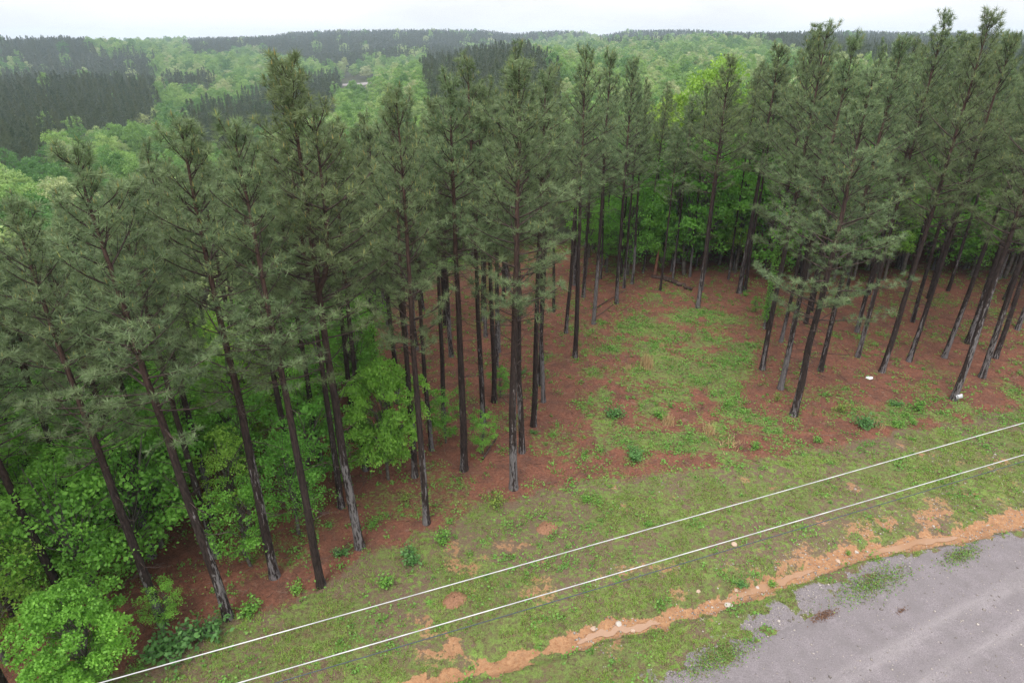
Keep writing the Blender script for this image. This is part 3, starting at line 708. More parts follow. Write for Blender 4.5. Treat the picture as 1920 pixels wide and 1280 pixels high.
def fill_under(poly_px, n, mind, label, group, hr, seed):
    P = [tuple(flat(*p)) for p in poly_px]; rg = np.random.RandomState(seed); got = []
    xs = [p[0] for p in P]; ys = [p[1] for p in P]; tries = 0
    while len(got) < n and tries < 8000:
        tries += 1; x = rg.uniform(min(xs), max(xs)); y = rg.uniform(min(ys), max(ys))
        if not inpoly(np.array([x]), np.array([y]), P)[0]: continue
        if got and min(math.hypot(x-a, y-b) for a, b in got) < mind: continue
        got.append((x, y)); k = rg.randint(4); h = rg.uniform(*hr); s = h/UNDER_H[k]
        bx, by = [float(q) for q in project(x, y, hz(x, y))]
        if group.startswith('under'): lb, gp = (('green sapling crowded around the lime green maple', 'saplings around the lime maple') if bx < 250 else ('green sapling filling the gap behind the thick black barked pine', 'saplings behind the thick black pine') if bx < 480 else ('green sapling in the shade near the large bright sapling', 'saplings near the large bright one'))
        else: lb, gp = (('small green tree in the leafy wall behind the fallen log', 'leafy wall behind the fallen log') if bx < 1310 else ('small green tree in the leafy wall behind the thick grey based pine', 'leafy wall behind the grey based pine') if bx < 1480 else ('small green tree in the undergrowth behind the open stand', 'undergrowth behind the open stand'))
        add_tree('sapling', UNDER[k], x, y, max(s, 0.6)*rg.uniform(0.9, 1.25), lb, 'sapling', gp, rg.uniform(0, 6), s)
fill_under([(-300, 1330), (40, 1200), (230, 1150), (370, 1105), (450, 1050), (530, 985), (600, 930), (640, 830), (700, 760), (690, 690), (500, 640), (300, 640), (-100, 760), (-400, 1000)], 110, 1.35,
           'green understory sapling crowded under the dense pines', 'understory saplings in the dense stand', (3.5, 7.0), 15)
fill_under([(1095, 520), (1200, 514), (1300, 516), (1440, 526), (1560, 535), (1750, 520), (2100, 540), (2300, 470), (1700, 425), (1100, 415)], 170, 1.7,
           'green understory tree in the leafy wall beyond the clearing', 'leafy wall beyond the clearing', (5.0, 11.5), 16)

# ------------------------------------------------------------------ valley woods
PINE_POLY = [
 [(-300, 125), (284, 140), (300, 205), (270, 215), (220, 215), (165, 235), (90, 240), (90, 290), (-300, 275)],
 [(-300, 70), (36, 70), (146, 72), (200, 95), (290, 98), (284, 138), (0, 134), (84, 120), (-300, 112)],
 [(340, 66), (560, 56), (900, 56), (900, 76), (700, 108), (610, 122), (500, 92), (360, 105)],
 [(303, 138), (394, 138), (394, 164), (310, 167)],
 [(339, 215), (510, 160), (642, 135), (638, 160), (620, 193), (518, 244), (430, 273), (365, 273)],
 [(791, 85), (976, 82), (1022, 105), (1061, 147), (1040, 230), (830, 240), (791, 116)],
 [(888, 55), (1100, 55), (1119, 66), (984, 80), (888, 82)],
 [(1119, 66), (1300, 50), (1300, 70), (1180, 80), (1119, 78)],
 [(1280, 50), (2300, 50), (2300, 150), (1800, 130), (1490, 96), (1440, 74), (1280, 70)]]
ROADPATCH = [(640, 147), (700, 143), (705, 160), (650, 172), (632, 166)]
def valley():
    rg = np.random.RandomState(9); indiv = []; SP_ = []; SB_ = []
    # rings of growing spacing
    d = 30.0
    while d < 1650:
        sp = 5.0 if d < 300 else min(5.0+(d-300)/190, 9.5)
        azs = np.arange(R(-47), R(47), sp/d)
        azs = azs+rg.uniform(-0.35, 0.35, len(azs))*sp/d; dd = d+rg.uniform(-0.4, 0.4, len(azs))*sp
        X = dd*np.sin(azs); Y = dd*np.cos(azs); Z = H(X, Y); pr = plateau_radius(azs)
        px, py = project(X, Y, Z+13); gx, gy = project(X, Y, Z+1)
        for x, y, z, a, b, c, g1, g2, az in zip(X, Y, Z, px, py, dd, gx, gy, azs):
            r0 = plateau_radius(np.array([az]))[0]
            if c < max(r0*1.12+2, 44): continue
            if 634 < a < 706 and b < 158 and g2 > 148 and c > 150: continue
            if 600 < a < 730 and b < 250 and c <= 150: continue
            j = rg.normal(0, 4)+(float(vnoise(np.array([x/28]), np.array([y/28]), 7)[0])-0.5)*26
            pine = c > 110 and any(inpoly(np.array([a+j]), np.array([b+j*0.5]), P)[0] for P in PINE_POLY)
            if pine and rg.rand() < 0.015: SB_.append((x, y, z, c, sp)); continue
            if pine: SP_.append((x, y, z, c, sp))
            elif c < 125 and -60 < a < 1980:
                if rg.rand() < 0.55: indiv.append((x, y, z, c, a, b))
            elif rg.rand() < 0.47: SB_.append((x, y, z, c, sp))
        d += sp*0.93
    return indiv, SP_, SB_
INDIV, FARP, FARB = valley()
print('valley', len(INDIV), len(FARP), len(FARB))
VLAB = [('broadleaf tree in spring leaf below the big dark plantation block, past the outermost dense pines', 'valley trees below the dark plantation block'),
 ('broadleaf tree in spring leaf seen over the forked tall pine and its neighbours', 'valley trees past the forked tall pine'),
 ('broadleaf tree in spring leaf beyond the full crowned pine at the clearing corner', 'valley trees past the full crowned pine'),
 ('broadleaf tree in spring leaf beyond the leafy wall of the clearing', 'valley trees beyond the clearing'),
 ('broadleaf tree in spring leaf behind the open stand of tall pines', 'valley trees behind the open stand')]
for i, (x, y, z, c, a, b) in enumerate(INDIV):
    k = rng.randint(4); vk = int(np.searchsorted([330, 760, 1120, 1440], a))
    s = rng.uniform(0.72, 1.2)
    r = add_tree('broadleaf_tree', BROAD[k], x, y, s, VLAB[vk][0], 'broadleaf tree', VLAB[vk][1], rng.uniform(0, 6.28), min(s*rng.uniform(0.85, 1.1), 0.98), z)
for px, d, topy, lab in ((1362, 62, 100, 'tall yellow green broadleaf tree rising behind the lone clearing pine'), (1275, 64, 172, 'small golden green crown showing between two pine tops')):
    az = math.atan((px-960)/FPX*CP); x, y = d*math.sin(az), d*math.cos(az); z = hz(x, y); h = top_height(x, y, z, topy)
    add_tree('broadleaf_tree', BROAD_Y[0], x, y, 1.0, lab, 'broadleaf tree', None, 1.0, h/15, z)

def scatter(name, pts, sources, srcscale, label, seed):
    """one uncountable wood: crowns set out on terrain points"""
    rg = np.random.RandomState(seed); me = bpy.data.meshes.new(name); V = np.array([p[:3] for p in pts], np.float32)
    me.vertices.add(len(V)); me.vertices.foreach_set('co', V.ravel())
    n = len(V); c = np.array([p[3] for p in pts]); sp = np.array([p[4] for p in pts])
    wide = (sp/5.2)**0.8
    u1 = rg.uniform(0.75, 1.2, n) if srcscale > 1 else rg.uniform(0.8, 1.15, n); hv = rg.uniform(0.68, 1.22, n) if srcscale > 1 else rg.uniform(0.76, 1.12, n)
    S = np.stack([wide*u1, wide*u1*rg.uniform(0.9, 1.1, n), hv*(1+(0.5 if srcscale > 1 else 0.15)*(wide-1))], 1)
    a = me.attributes.new('sc', 'FLOAT_VECTOR', 'POINT'); a.data.foreach_set('vector', S.astype(np.float32).ravel())
    a = me.attributes.new('rt', 'FLOAT_VECTOR', 'POINT'); rr = np.zeros((n, 3), np.float32); rr[:, 2] = rg.uniform(0, 6.28, n); a.data.foreach_set('vector', rr.ravel())
    a = me.attributes.new('ix', 'INT', 'POINT'); a.data.foreach_set('value', rg.randint(0, len(sources), n).astype(np.int32))
    o = bpy.data.objects.new(name, me); COL.objects.link(o)
    ng = bpy.data.node_groups.new(name, 'GeometryNodeTree')
    ng.interface.new_socket('Geometry', in_out='INPUT', socket_type='NodeSocketGeometry'); ng.interface.new_socket('Geometry', in_out='OUTPUT', socket_type='NodeSocketGeometry')
    N = ng.nodes; L = ng.links; gi = N.new('NodeGroupInput'); go = N.new('NodeGroupOutput'); iop = N.new('GeometryNodeInstanceOnPoints'); jn = N.new('GeometryNodeJoinGeometry')
    for s in reversed(sources):
        oi = N.new('GeometryNodeObjectInfo'); oi.inputs['Object'].default_value = s; oi.inputs['As Instance'].default_value = True; oi.transform_space = 'ORIGINAL'
        L.new(oi.outputs['Geometry'], jn.inputs[0])
    def na(nm, typ):
        x = N.new('GeometryNodeInputNamedAttribute'); x.data_type = typ; x.inputs['Name'].default_value = nm; return x.outputs[0]
    L.new(gi.outputs[0], iop.inputs['Points']); L.new(jn.outputs[0], iop.inputs['Instance']); iop.inputs['Pick Instance'].default_value = True
    L.new(na('ix', 'INT'), iop.inputs['Instance Index']); L.new(na('rt', 'FLOAT_VECTOR'), iop.inputs['Rotation']); L.new(na('sc', 'FLOAT_VECTOR'), iop.inputs['Scale'])
    L.new(iop.outputs[0], go.inputs[0])
    md = o.modifiers.new('scatter', 'NODES'); md.node_group = ng
    tag(o, label, 'forest', None, 'stuff'); return o
def crown_object(mesh):
    for o in COL.objects:
        if o.data == mesh: return o
# one real far pine of each kind stands at the near edge of the plantation and lends its crown to the rest
near_far = sorted(FARP, key=lambda p: p[3])
for k in range(3):
    p = near_far[k*7]; add_pine(p[0], p[1], 15.0, -1-k, 'dark plantation pine at the near edge of the valley plantation', 'plantation edge pines')
scatter('pine_forest', FARP, [crown_object(PINE_FAR[0][1]), crown_object(PINE_FAR[1][1]), crown_object(PINE_FAR[2][1])], 1.0, 'dark pine plantations covering the far hills', 3)
scatter('broadleaf_forest', FARB, [crown_object(b[1]) for b in BROAD], 1.1, 'light green broadleaf woods filling the valley and far slopes', 4)

# ------------------------------------------------------------------ ground cover
def cover():
    rg = np.random.RandomState(50)
    # grass tufts
    def cand(n, x0, x1, y0, y1): return rg.uniform(x0, x1, n), rg.uniform(y0, y1, n)
    x, y = cand(420000, -22, 44, 7, 62)
    z = H(x, y); px, py = project(x, y, z); ok = (px > -60) & (px < 1980) & (py < 1340); x, y, z = x[ok], y[ok], z[ok]
    f, g, d, v = zones(x, y)
    # keep off the road
    P, T, NN, base, E = ROAD
    dr = (np.stack([x, y], 1)-E[5])@NN
    RP = [tuple(p) for p in E]+[tuple(E[-1]+NN*30), tuple(E[0]+NN*30)]
    onroad = inpoly(x, y, RP)
    clump = fbm(x*1.3, y*1.3, 201, 4)
    p = np.clip(g-d*1.1-v*0.9, 0, 1)*np.clip((clump-0.36)*5, 0.08, 1)*(1-f*0.45)
    keep = (rg.rand(len(x)) < p) & ~onroad
    x, y, z, f, clump = x[keep], y[keep], z[keep], f[keep], clump[keep]
    n = len(x); k = 5; L = (0.06+0.09*clump)*(1-0.25*(f > .5)); mb = MB()
    D = unit(np.concatenate([rg.normal(0, 0.75, (n, k, 2)), np.ones((n, k, 1))*0.9], -1)); b = np.stack([x, y, z], 1)[:, None]+np.concatenate([rg.normal(0, 0.045, (n, k, 2)), np.full((n, k, 1), -0.005)], -1)
    sd = unit(np.cross(D, np.array([0, 0, 1.0])+rg.normal(0, .3, (n, k, 3))))*0.013
    tip = b+D*(L[:, None, None]*rg.uniform(0.6, 1.3, (n, k, 1)))
    V = np.stack([b-sd, b+sd, tip], 2).reshape(-1, 3); t = np.clip(0.15+(clump[:, None]-0.3)*1.4+rg.normal(0, 0.22, (n, k)), 0, 1)
    brown = (rg.rand(n) < 0.22+0.5*np.clip(0.46-clump, 0, 1)*3)
    F = np.arange(len(V)).reshape(-1, 3); bm = np.repeat(brown, k)
    mb.add(V, F, 0, np.repeat(t.ravel(), 3)); mb.M[0][bm] = 1
    nb = NT('brown_thatch'); mbrown = nb.finish(nb.mix(nb.attr('tint'), (0.10, 0.065, 0.04), (0.25, 0.18, 0.09)), 0.9)
    tag(mb.obj('grass', [M_GRASS, mbrown]), 'short patchy green grass on the verge between pines and ditch', 'grass', None, 'stuff')
    # broad leaved weeds
    x, y = cand(60000, -22, 44, 7, 60); z = H(x, y); px, py = project(x, y, z); ok = (px > -60) & (px < 1980) & (py < 1340); x, y, z = x[ok], y[ok], z[ok]
    f, g, d, v = zones(x, y); onroad = inpoly(x, y, RP)
    wm = sstep(0.46, 0.62, fbm(x*0.8, y*0.8, 301, 4))
    p = np.where(f > 0.5, np.maximum(g*0.9*(0.3+wm), 0.10+0.10*wm), 0.25*wm+0.03)*(1-np.clip(d*1.3+v, 0, 1)); keep = (rg.rand(len(x)) < p) & ~onroad
    x, y, z, f = x[keep], y[keep], z[keep], f[keep]; mb = MB(); n = len(x)
    rad = rg.gamma(3, 0.045, n)+0.04; k = 16
    off = rg.normal(0, 1, (n, k, 3))*rad[:, None, None]*np.array([0.75, 0.75, 0]); hh = np.abs(rg.normal(0, 0.55, (n, k)))*rad[:, None]+0.015
    C = np.stack([x, y, z], 1)[:, None]+off; C[..., 2] += hh
    t = np.clip(rg.uniform(0.1, 0.9, (n, 1))+rg.normal(0, 0.15, (n, k)), 0, 1)
    leaves(mb, C.reshape(-1, 3), rg, 0.085, 0, 1.2, t.ravel())
    tag(mb.obj('undergrowth', [M_WEED]), 'low leafy weeds sprinkled over the clearing and straw', 'weeds', None, 'stuff')
    # fallen twigs and needles litter
    x, y = cand(14000, -22, 44, 12, 60); z = H(x, y); f, g, d, v = zones(x, y); px, py = project(x, y, z)
    keep = (f > 0.5) & (px > -50) & (px < 1970) & (rg.rand(len(x)) < 0.8); x, y, z = x[keep], y[keep], z[keep]; mb = MB()
    a = rg.uniform(0, 3.14, len(x)); ln = rg.gamma(2, 0.13, len(x)); ln = np.where(rg.rand(len(x)) < 0.03, ln+rg.uniform(0.6, 1.4, len(x)), ln)
    for i in range(len(x)):
        dv = np.array([math.cos(a[i]), math.sin(a[i]), 0])*ln[i]/2; c = np.array([x[i], y[i], z[i]+0.012])
        mb.tube([c-dv, c+dv*0.1+rg.normal(0, 0.02, 3)*np.array([1, 1, .3]), c+dv], np.array([0.010, 0.009, 0.005]), 3, cap=False, t=rg.rand())
    nt = NT('twig_litter'); mt = nt.finish(nt.mix(nt.attr('tint'), (0.035, 0.022, 0.018), (0.22, 0.15, 0.12)), 0.9)
    tag(mb.obj('twig_litter', [mt]), 'small fallen twigs scattered over the red pine straw', 'twigs', None, 'stuff')
    # gravel stones on the verge and in the ditch
    x, y = cand(90000, 2, 40, 7, 24); z = H(x, y); f, g, d, v = zones(x, y); on = inpoly(x, y, RP)
    p = np.maximum(d*0.5, v*0.6); p = np.where(on, 0.08, p); keep = rg.rand(len(x)) < p; x, y, z = x[keep], y[keep], z[keep]+np.where(on[keep], 0.016, 0)
    n = len(x); s = rg.gamma(3, 0.006, n)[:, None]+0.008
    oct_ = np.array([[1, 0, 0], [0, 1, 0], [-1, 0, 0], [0, -1, 0], [0, 0, .6], [0, 0, -.4]]); ff = np.array([[0, 1, 4], [1, 2, 4], [2, 3, 4], [3, 0, 4], [1, 0, 5], [2, 1, 5], [3, 2, 5], [0, 3, 5]])
    V = np.stack([x, y, z+0.003], 1)[:, None]+oct_[None]*s[:, None]*rg.uniform(0.6, 1.3, (n, 6, 1)); F = ff[None]+np.arange(n)[:, None, None]*6
    mb = MB(); mb.add(V.reshape(-1, 3), F.reshape(-1, 3), 0, np.repeat(rg.rand(n), 6))
    ns = NT('gravel_stones'); ms = ns.finish(ns.mix(ns.attr('tint'), (0.13, 0.11, 0.10), (0.46, 0.40, 0.36)), 0.85)
    tag(mb.obj('gravel', [ms]), 'loose pale gravel along the ditch and road edge', 'gravel', None, 'stuff')
    print('cover', n)
cover()

# ------------------------------------------------------------------ shrubs, dry grass, stones, log and litter that stand out
def shrub_mesh(seed, mat, r=0.4, h=0.55, n=260, leaf=0.085, yel=0):
    rg = np.random.RandomState(seed); mb = MB(); C = []
    for q in range(14):
        a = rg.uniform(0, 6.28); rr = r*rg.uniform(0.2, 1)*0.8; tip = np.array([math.cos(a)*rr, math.sin(a)*rr, h*rg.uniform(0.5, 1)])
        mb.tube([[0, 0, 0], tip*np.array([.4, .4, .6]), tip], np.array([0.010, 0.007, 0.004]), 3, 1, cap=False)
        m = n//14; t = rg.uniform(0.35, 1.05, (m, 1)); C.append(tip*t+rg.normal(0, 0.085, (m, 3))*np.array([1, 1, .8]))
    C = np.concatenate(C); C[:, 2] = np.maximum(C[:, 2], 0.03); leaves(mb, C, rg, leaf, 0, 0.8)
    return mb.mesh('shrub', [mat, M_DTRUNK])
M_SHRUB_Y = mat_leaf('yellowish_shrub_leaves', (0.24, 0.33, 0.07), (0.25, 0.34, 0.07), (0.28, 0.35, 0.08))
M_SHRUB_G = mat_leaf('green_shrub_leaves', (0.18, 0.38, 0.07), (0.20, 0.40, 0.075), (0.24, 0.43, 0.08))
M_SHRUB_B = mat_leaf('bluish_shrub_leaves', (0.13, 0.28, 0.09), (0.14, 0.30, 0.09), (0.16, 0.32, 0.09))
SHM = {'y': [shrub_mesh(61, M_SHRUB_Y, .5, .75, 340, .065), shrub_mesh(62, M_SHRUB_Y, .45, .6, 300, .07)], 'g': [shrub_mesh(63, M_SHRUB_G), shrub_mesh(64, M_SHRUB_G, .5, .45, 320)], 'b': [shrub_mesh(65, M_SHRUB_B, .6, .4, 420, .09), shrub_mesh(66, M_SHRUB_B, .5, .35, 340, .08)]}
SHRUBS = [
 (930, 950, 'y', 1.15, 'airy yellowish shrub at the foot of the full crowned foremost pine'),
 (1575, 772, 'y', 1.05, 'olive round shrub on straw beyond the big leaning pine'),
 (1457, 752, 'y', 0.8, 'low yellow green shrub touching the dark pine with pale streak'),
 (1237, 782, 'g', 0.95, 'brightest lime shrub in the middle of the weedy clearing'),
 (1620, 800, 'b', 1.35, 'wide bluish green shrub beside brown dead stalks on straw'),
 (1678, 760, 'b', 0.9, 'low spreading shrub between the white sheet and the lime one'),
 (1722, 770, 'g', 1.15, 'lime shrub with leafy tail toward the white card pine'),
 (1683, 800, 'g', 0.8, 'compact green shrub right of the wide bluish one'),
 (1712, 795, 'g', 0.55, 'tiny round shrub standing alone near the lime shrub'),
 (1533, 828, 'g', 0.65, 'small lime tuft shrub alone on bare straw toward the cables'),
 (1417, 842, 'g', 0.75, 'round mint shrub at the lower fringe of the clearing'),
 (1365, 760, 'g', 0.65, 'upright green shrub at the side of the clearing near bare straw'),
 (1398, 555, 'g', 0.6, 'small upright shrub just before the green wall'),
 (1000, 812, 'b', 0.55, 'little shrub at the pale foot of a clearing row pine'),
 (830, 1020, 'g', 1.15, 'tall weed clump on the grass near the slender black footed pine'),
 (770, 1050, 'b', 1.3, 'dark tangled shrub on the grass slope before the cables'),
 (720, 1100, 'g', 1.0, 'bright weed clump close to the upper cable'),
 (640, 1040, 'b', 0.9, 'shrub patch at the straw border near the forked tall pine'),
 (555, 1110, 'g', 0.8, 'leafy shrub beside the pale foot of the pine nearest the cables'),
 (380, 1195, 'b', 2.0, 'dark green groundcover patch before the dark grass edge pine'),
 (310, 1225, 'b', 1.8, 'dark leafy patch between the lime maple and the cables'),
 (470, 1150, 'g', 1.1, 'thin leafy shrub in the straw between two pale footed pines'),
 (1100, 940, 'g', 0.7, 'low clump at the corner of straw, grass and clearing'),
 (1190, 860, 'b', 1.4, 'broad weedy patch in the lower clearing'),
 (1150, 780, 'b', 1.2, 'spreading weeds by the edge of bare straw facing the dense stand'),
 (1215, 985, 'g', 0.5, 'small grass side weed midway along the upper cable'),
 (800, 740, 'g', 0.8, 'small plant lit green deep among the dark trunks'),
 (980, 700, 'b', 0.6, 'little plant in the gap behind the all black pine'),
 (760, 940, 'y', 0.7, 'yellow green low plant on straw near the slender pine'),
 (700, 985, 'g', 0.7, 'green sprig by the broad pale trunk of the forked pine'),
 (1590, 1040, 'g', 0.35, 'small weed growing on the road side lip of the ditch'),
 (1447, 1097, 'g', 0.5, 'small bright weed in the orange ditch bed'),
 (1390, 1098, 'b', 0.5, 'dark weed on the grassy lip over the ditch'),
]
for i, (px, py, k, s, lab) in enumerate(SHRUBS):
    g = at_px(px, py); o = bpy.data.objects.new('shrub', SHM[k][i % 2]); COL.objects.link(o); o.location = g-np.array([0, 0, 0.01]); o.scale = (s, s, s*0.95)
    o.rotation_euler = (0, 0, rng.uniform(0, 6)); tag(o, lab, 'shrub', 'shrubs on the forest floor')
def dry_mesh(seed, h, n, r, spread=0.18):
    rg = np.random.RandomState(seed); mb = MB(); b = np.concatenate([rg.normal(0, r, (n, 2)), np.zeros((n, 1))], 1)
    d = unit(np.concatenate([rg.normal(0, spread, (n, 2)), np.ones((n, 1))], 1)); L = h*rg.uniform(0.5, 1.1, (n, 1)); a = unit(np.cross(d, rg.normal(size=(n, 3))))*0.013
    V = np.stack([b-a, b+a, b+d*L], 1).reshape(-1, 3); mb.add(V, np.arange(len(V)).reshape(-1, 3), 0, np.repeat(rg.rand(n), 3)); return mb.mesh('dry_grass_clump', [M_TAN])
DRY = [dry_mesh(71, 0.95, 420, 0.15, 0.07), dry_mesh(72, 0.6, 150, 0.12, 0.2), dry_mesh(73, 0.35, 130, 0.24, 0.6)]
for px, py, k, s, lab in [(1211, 690, 0, 1.0, 'upright tan grass clump standing alone in the upper clearing'), (1253, 795, 1, 1.0, 'tan stalks next to the brightest lime shrub'),
    (1329, 812, 1, 1.0, 'thin tan stalks toward the lower clearing'), (1648, 800, 1, 0.9, 'brown dead stalks beside the wide bluish green shrub'), (1368, 832, 2, 1.2, 'flattened tan tuft near the round mint shrub'),
    (1178, 692, 1, 0.6, 'short faint tan tuft near the upright clump'), (1240, 650, 1, 0.6, 'small tan tuft at the top of the clearing')]:
    g = at_px(px, py); o = bpy.data.objects.new('dry_grass_clump', DRY[k]); COL.objects.link(o); o.location = g; o.scale = (s, s, s); tag(o, lab, 'dry grass', 'tan grass clumps in the clearing')
def rock(px, py, s, lab, col, seed, flatz=0.6):
    rg = np.random.RandomState(seed); import bmesh
    bm = bmesh.new(); bmesh.ops.create_icosphere(bm, subdivisions=3, radius=1)
    off = rg.uniform(0, 50)
    for v in bm.verts:
        c = v.co; k = 1+0.45*(float(vnoise(np.array([c.x*1.6+off]), np.array([c.y*1.6+c.z*2.1]), seed)[0])-0.5)+0.2*(float(vnoise(np.array([c.x*4+off]), np.array([c.y*4+c.z*3]), seed)[0])-0.5)
        v.co = c*k; v.co.x *= 1.25; v.co.z = max(v.co.z, -0.4)*flatz
    me = bpy.data.meshes.new('stone'); bm.to_mesh(me); bm.free(); me.materials.append(col)
    g = at_px(px, py); o = bpy.data.objects.new('stone', me); COL.objects.link(o); o.location = (g[0], g[1], g[2]+0.15*s); o.scale = (s, s, s); o.rotation_euler = (0, 0, rg.uniform(0, 6))
    tag(o, lab, 'stone', 'stones along the ditch')
M_WROCK = simple('pale_rock', (0.46, 0.40, 0.35), 0.8, 0.3, 0.25, 14); M_TROCK = simple('tan_rock', (0.45, 0.32, 0.24), 0.85, 0.3, 0.25, 14)
for a in [(1159, 1169, 0.10, 'largest whitish stone lying in the ditch water', M_WROCK, 1), (1366, 1134, 0.11, 'pale pink stone in the middle of the ditch bed', M_WROCK, 2),
          (1112, 1178, 0.09, 'tan stone just upstream of the largest whitish one', M_TROCK, 3), (1186, 1182, 0.07, 'small tan stone below the largest whitish one', M_TROCK, 4),
          (1380, 1106, 0.075, 'tan stone on the grassy lip over the ditch', M_TROCK, 5), (1420, 1101, 0.06, 'small pale stone beside the bright ditch weed', M_WROCK, 6),
          (1571, 1052, 0.09, 'tan slab stone in the bend of the ditch', M_TROCK, 7), (1606, 1035, 0.07, 'pinkish stone in the upper ditch bed', M_WROCK, 8),
          (1376, 1020, 0.10, 'pale tan flat stone in the grass between the cables and ditch', M_TROCK, 9), (1309, 1108, 0.06, 'tiny tan stone on the eroded grass rim', M_TROCK, 10)]: rock(*a)
# ant mounds
M_MOUND = simple('mound_soil', (0.24, 0.125, 0.075), 0.95, 0.1, 0.25, 18)
for px, py, s, lab in [(1025, 990, 0.42, 'round bare ant mound in the grass above the upper cable'), (852, 1125, 0.42, 'tan bare mound between the two white cables')]:
    g = at_px(px, py); A, D = np.meshgrid(np.linspace(0, 2*math.pi, 40, endpoint=False), np.linspace(0.0, 1, 12)); 
    mb = MB(); X = D*np.cos(A)*s*(1+0.2*np.sin(A*2)); Y = D*np.sin(A)*s; Z = 0.20*(1-D**1.6)*s/0.5+(vnoise(X*14+9, Y*14, 4)-0.5)*0.04-0.02
    mb.quadgrid(np.stack([X, Y, Z], -1), wrap=True); o = mb.obj('ant_mound', [M_MOUND], smooth=True, loc=g); tag(o, lab, 'ant mound', 'ant mounds in the grass')
# logs and poles
M_LOG = simple('charred_log', (0.075, 0.05, 0.042), 0.9, 0.2, 0.5, 6); M_SNAG = simple('broken_red_wood', (0.20, 0.090, 0.060), 0.85, 0.2, 0.3, 6)
def log(name, pa, pb, r, lab, cat, mat, h=0.0, group=None):
    a = at_px(*pa); b = at_px(*pb); n = 8; P = [a+(b-a)*t+np.array([0, 0, r*0.7+h*t])+np.array([rng.normal(0, r*0.5), rng.normal(0, r*0.5), 0])*(0 < t < 1) for t in np.linspace(0, 1, n)]
    for p in P: p[2] = max(p[2], hz(p[0], p[1])+r*0.7)
    mb = MB(); mb.tube(P, np.linspace(r, r*0.6, n), 9); mb.add(*_endcap(P[0], P[1], r)); o = mb.obj(name, [mat], smooth=True); tag(o, lab, cat, group); return o
def _endcap(p, q, r):
    d = unit(np.array(p)-np.array(q)); u = unit(np.cross(d, [0, 0, 1.0])); w = np.cross(d, u); a = np.linspace(0, 2*math.pi, 9, endpoint=False)
    return np.vstack([p+r*(np.cos(a)[:, None]*u+np.sin(a)[:, None]*w), p+d*r*0.1]), [((i+1) % 9, i, 9) for i in range(9)]
log('fallen_log', (1243, 523), (1297, 545), 0.20, 'dark fallen log lying at the head of the clearing', 'log', M_LOG)
log('fallen_log', (1222, 520), (1258, 530), 0.14, 'short dark broken log beside the red snapped trunk', 'log', M_LOG)
log('fallen_pole', (1119, 577), (1176, 549), 0.045, 'thin dead pole slanting from the grey footed pine', 'dead pole', M_LOG, 0.3)
log('fallen_pole', (1119, 594), (1150, 572), 0.035, 'thinner dead pole lying parallel beside the slanting one', 'dead pole', M_LOG)
log('fallen_pole', (905, 862), (935, 820), 0.05, 'dark dead pole lying by the small yellow green sapling', 'dead pole', M_LOG, 0.2)
log('fallen_pole', (1521, 663), (1590, 666), 0.03, 'long dead stick lying beside the big leaning pine', 'dead pole', M_LOG)
g = at_px(1227, 519); mb = MB(); mb.tube([[0, 0, 0], [0.04, 0, 0.9], [0.10, 0.03, 1.7], [0.16, 0.05, 2.3]], np.array([0.13, 0.11, 0.09, 0.02]), 9)
tag(mb.obj('snapped_trunk', [M_SNAG], smooth=True, loc=g), 'snapped red brown trunk without bark at the head of the clearing', 'broken trunk')
# ivy
def ivy():
    r = PINE_AT[(1435, 616)]; rg = np.random.RandomState(4); mb = MB(); n = 2600; z = rg.uniform(0.9, 9, n)*rg.uniform(0.6, 1, n); a = rg.normal(3.6, 0.9, n); rr = 0.15+rg.gamma(2, 0.035, n)
    C = np.stack([np.cos(a)*rr, np.sin(a)*rr, z], 1); leaves(mb, C, rg, 0.085, 0, 0.4); o = mb.obj('ivy', [M_SHRUB_G], parent=r); o.rotation_euler = (0, 0, -r.rotation_euler.z)
ivy()
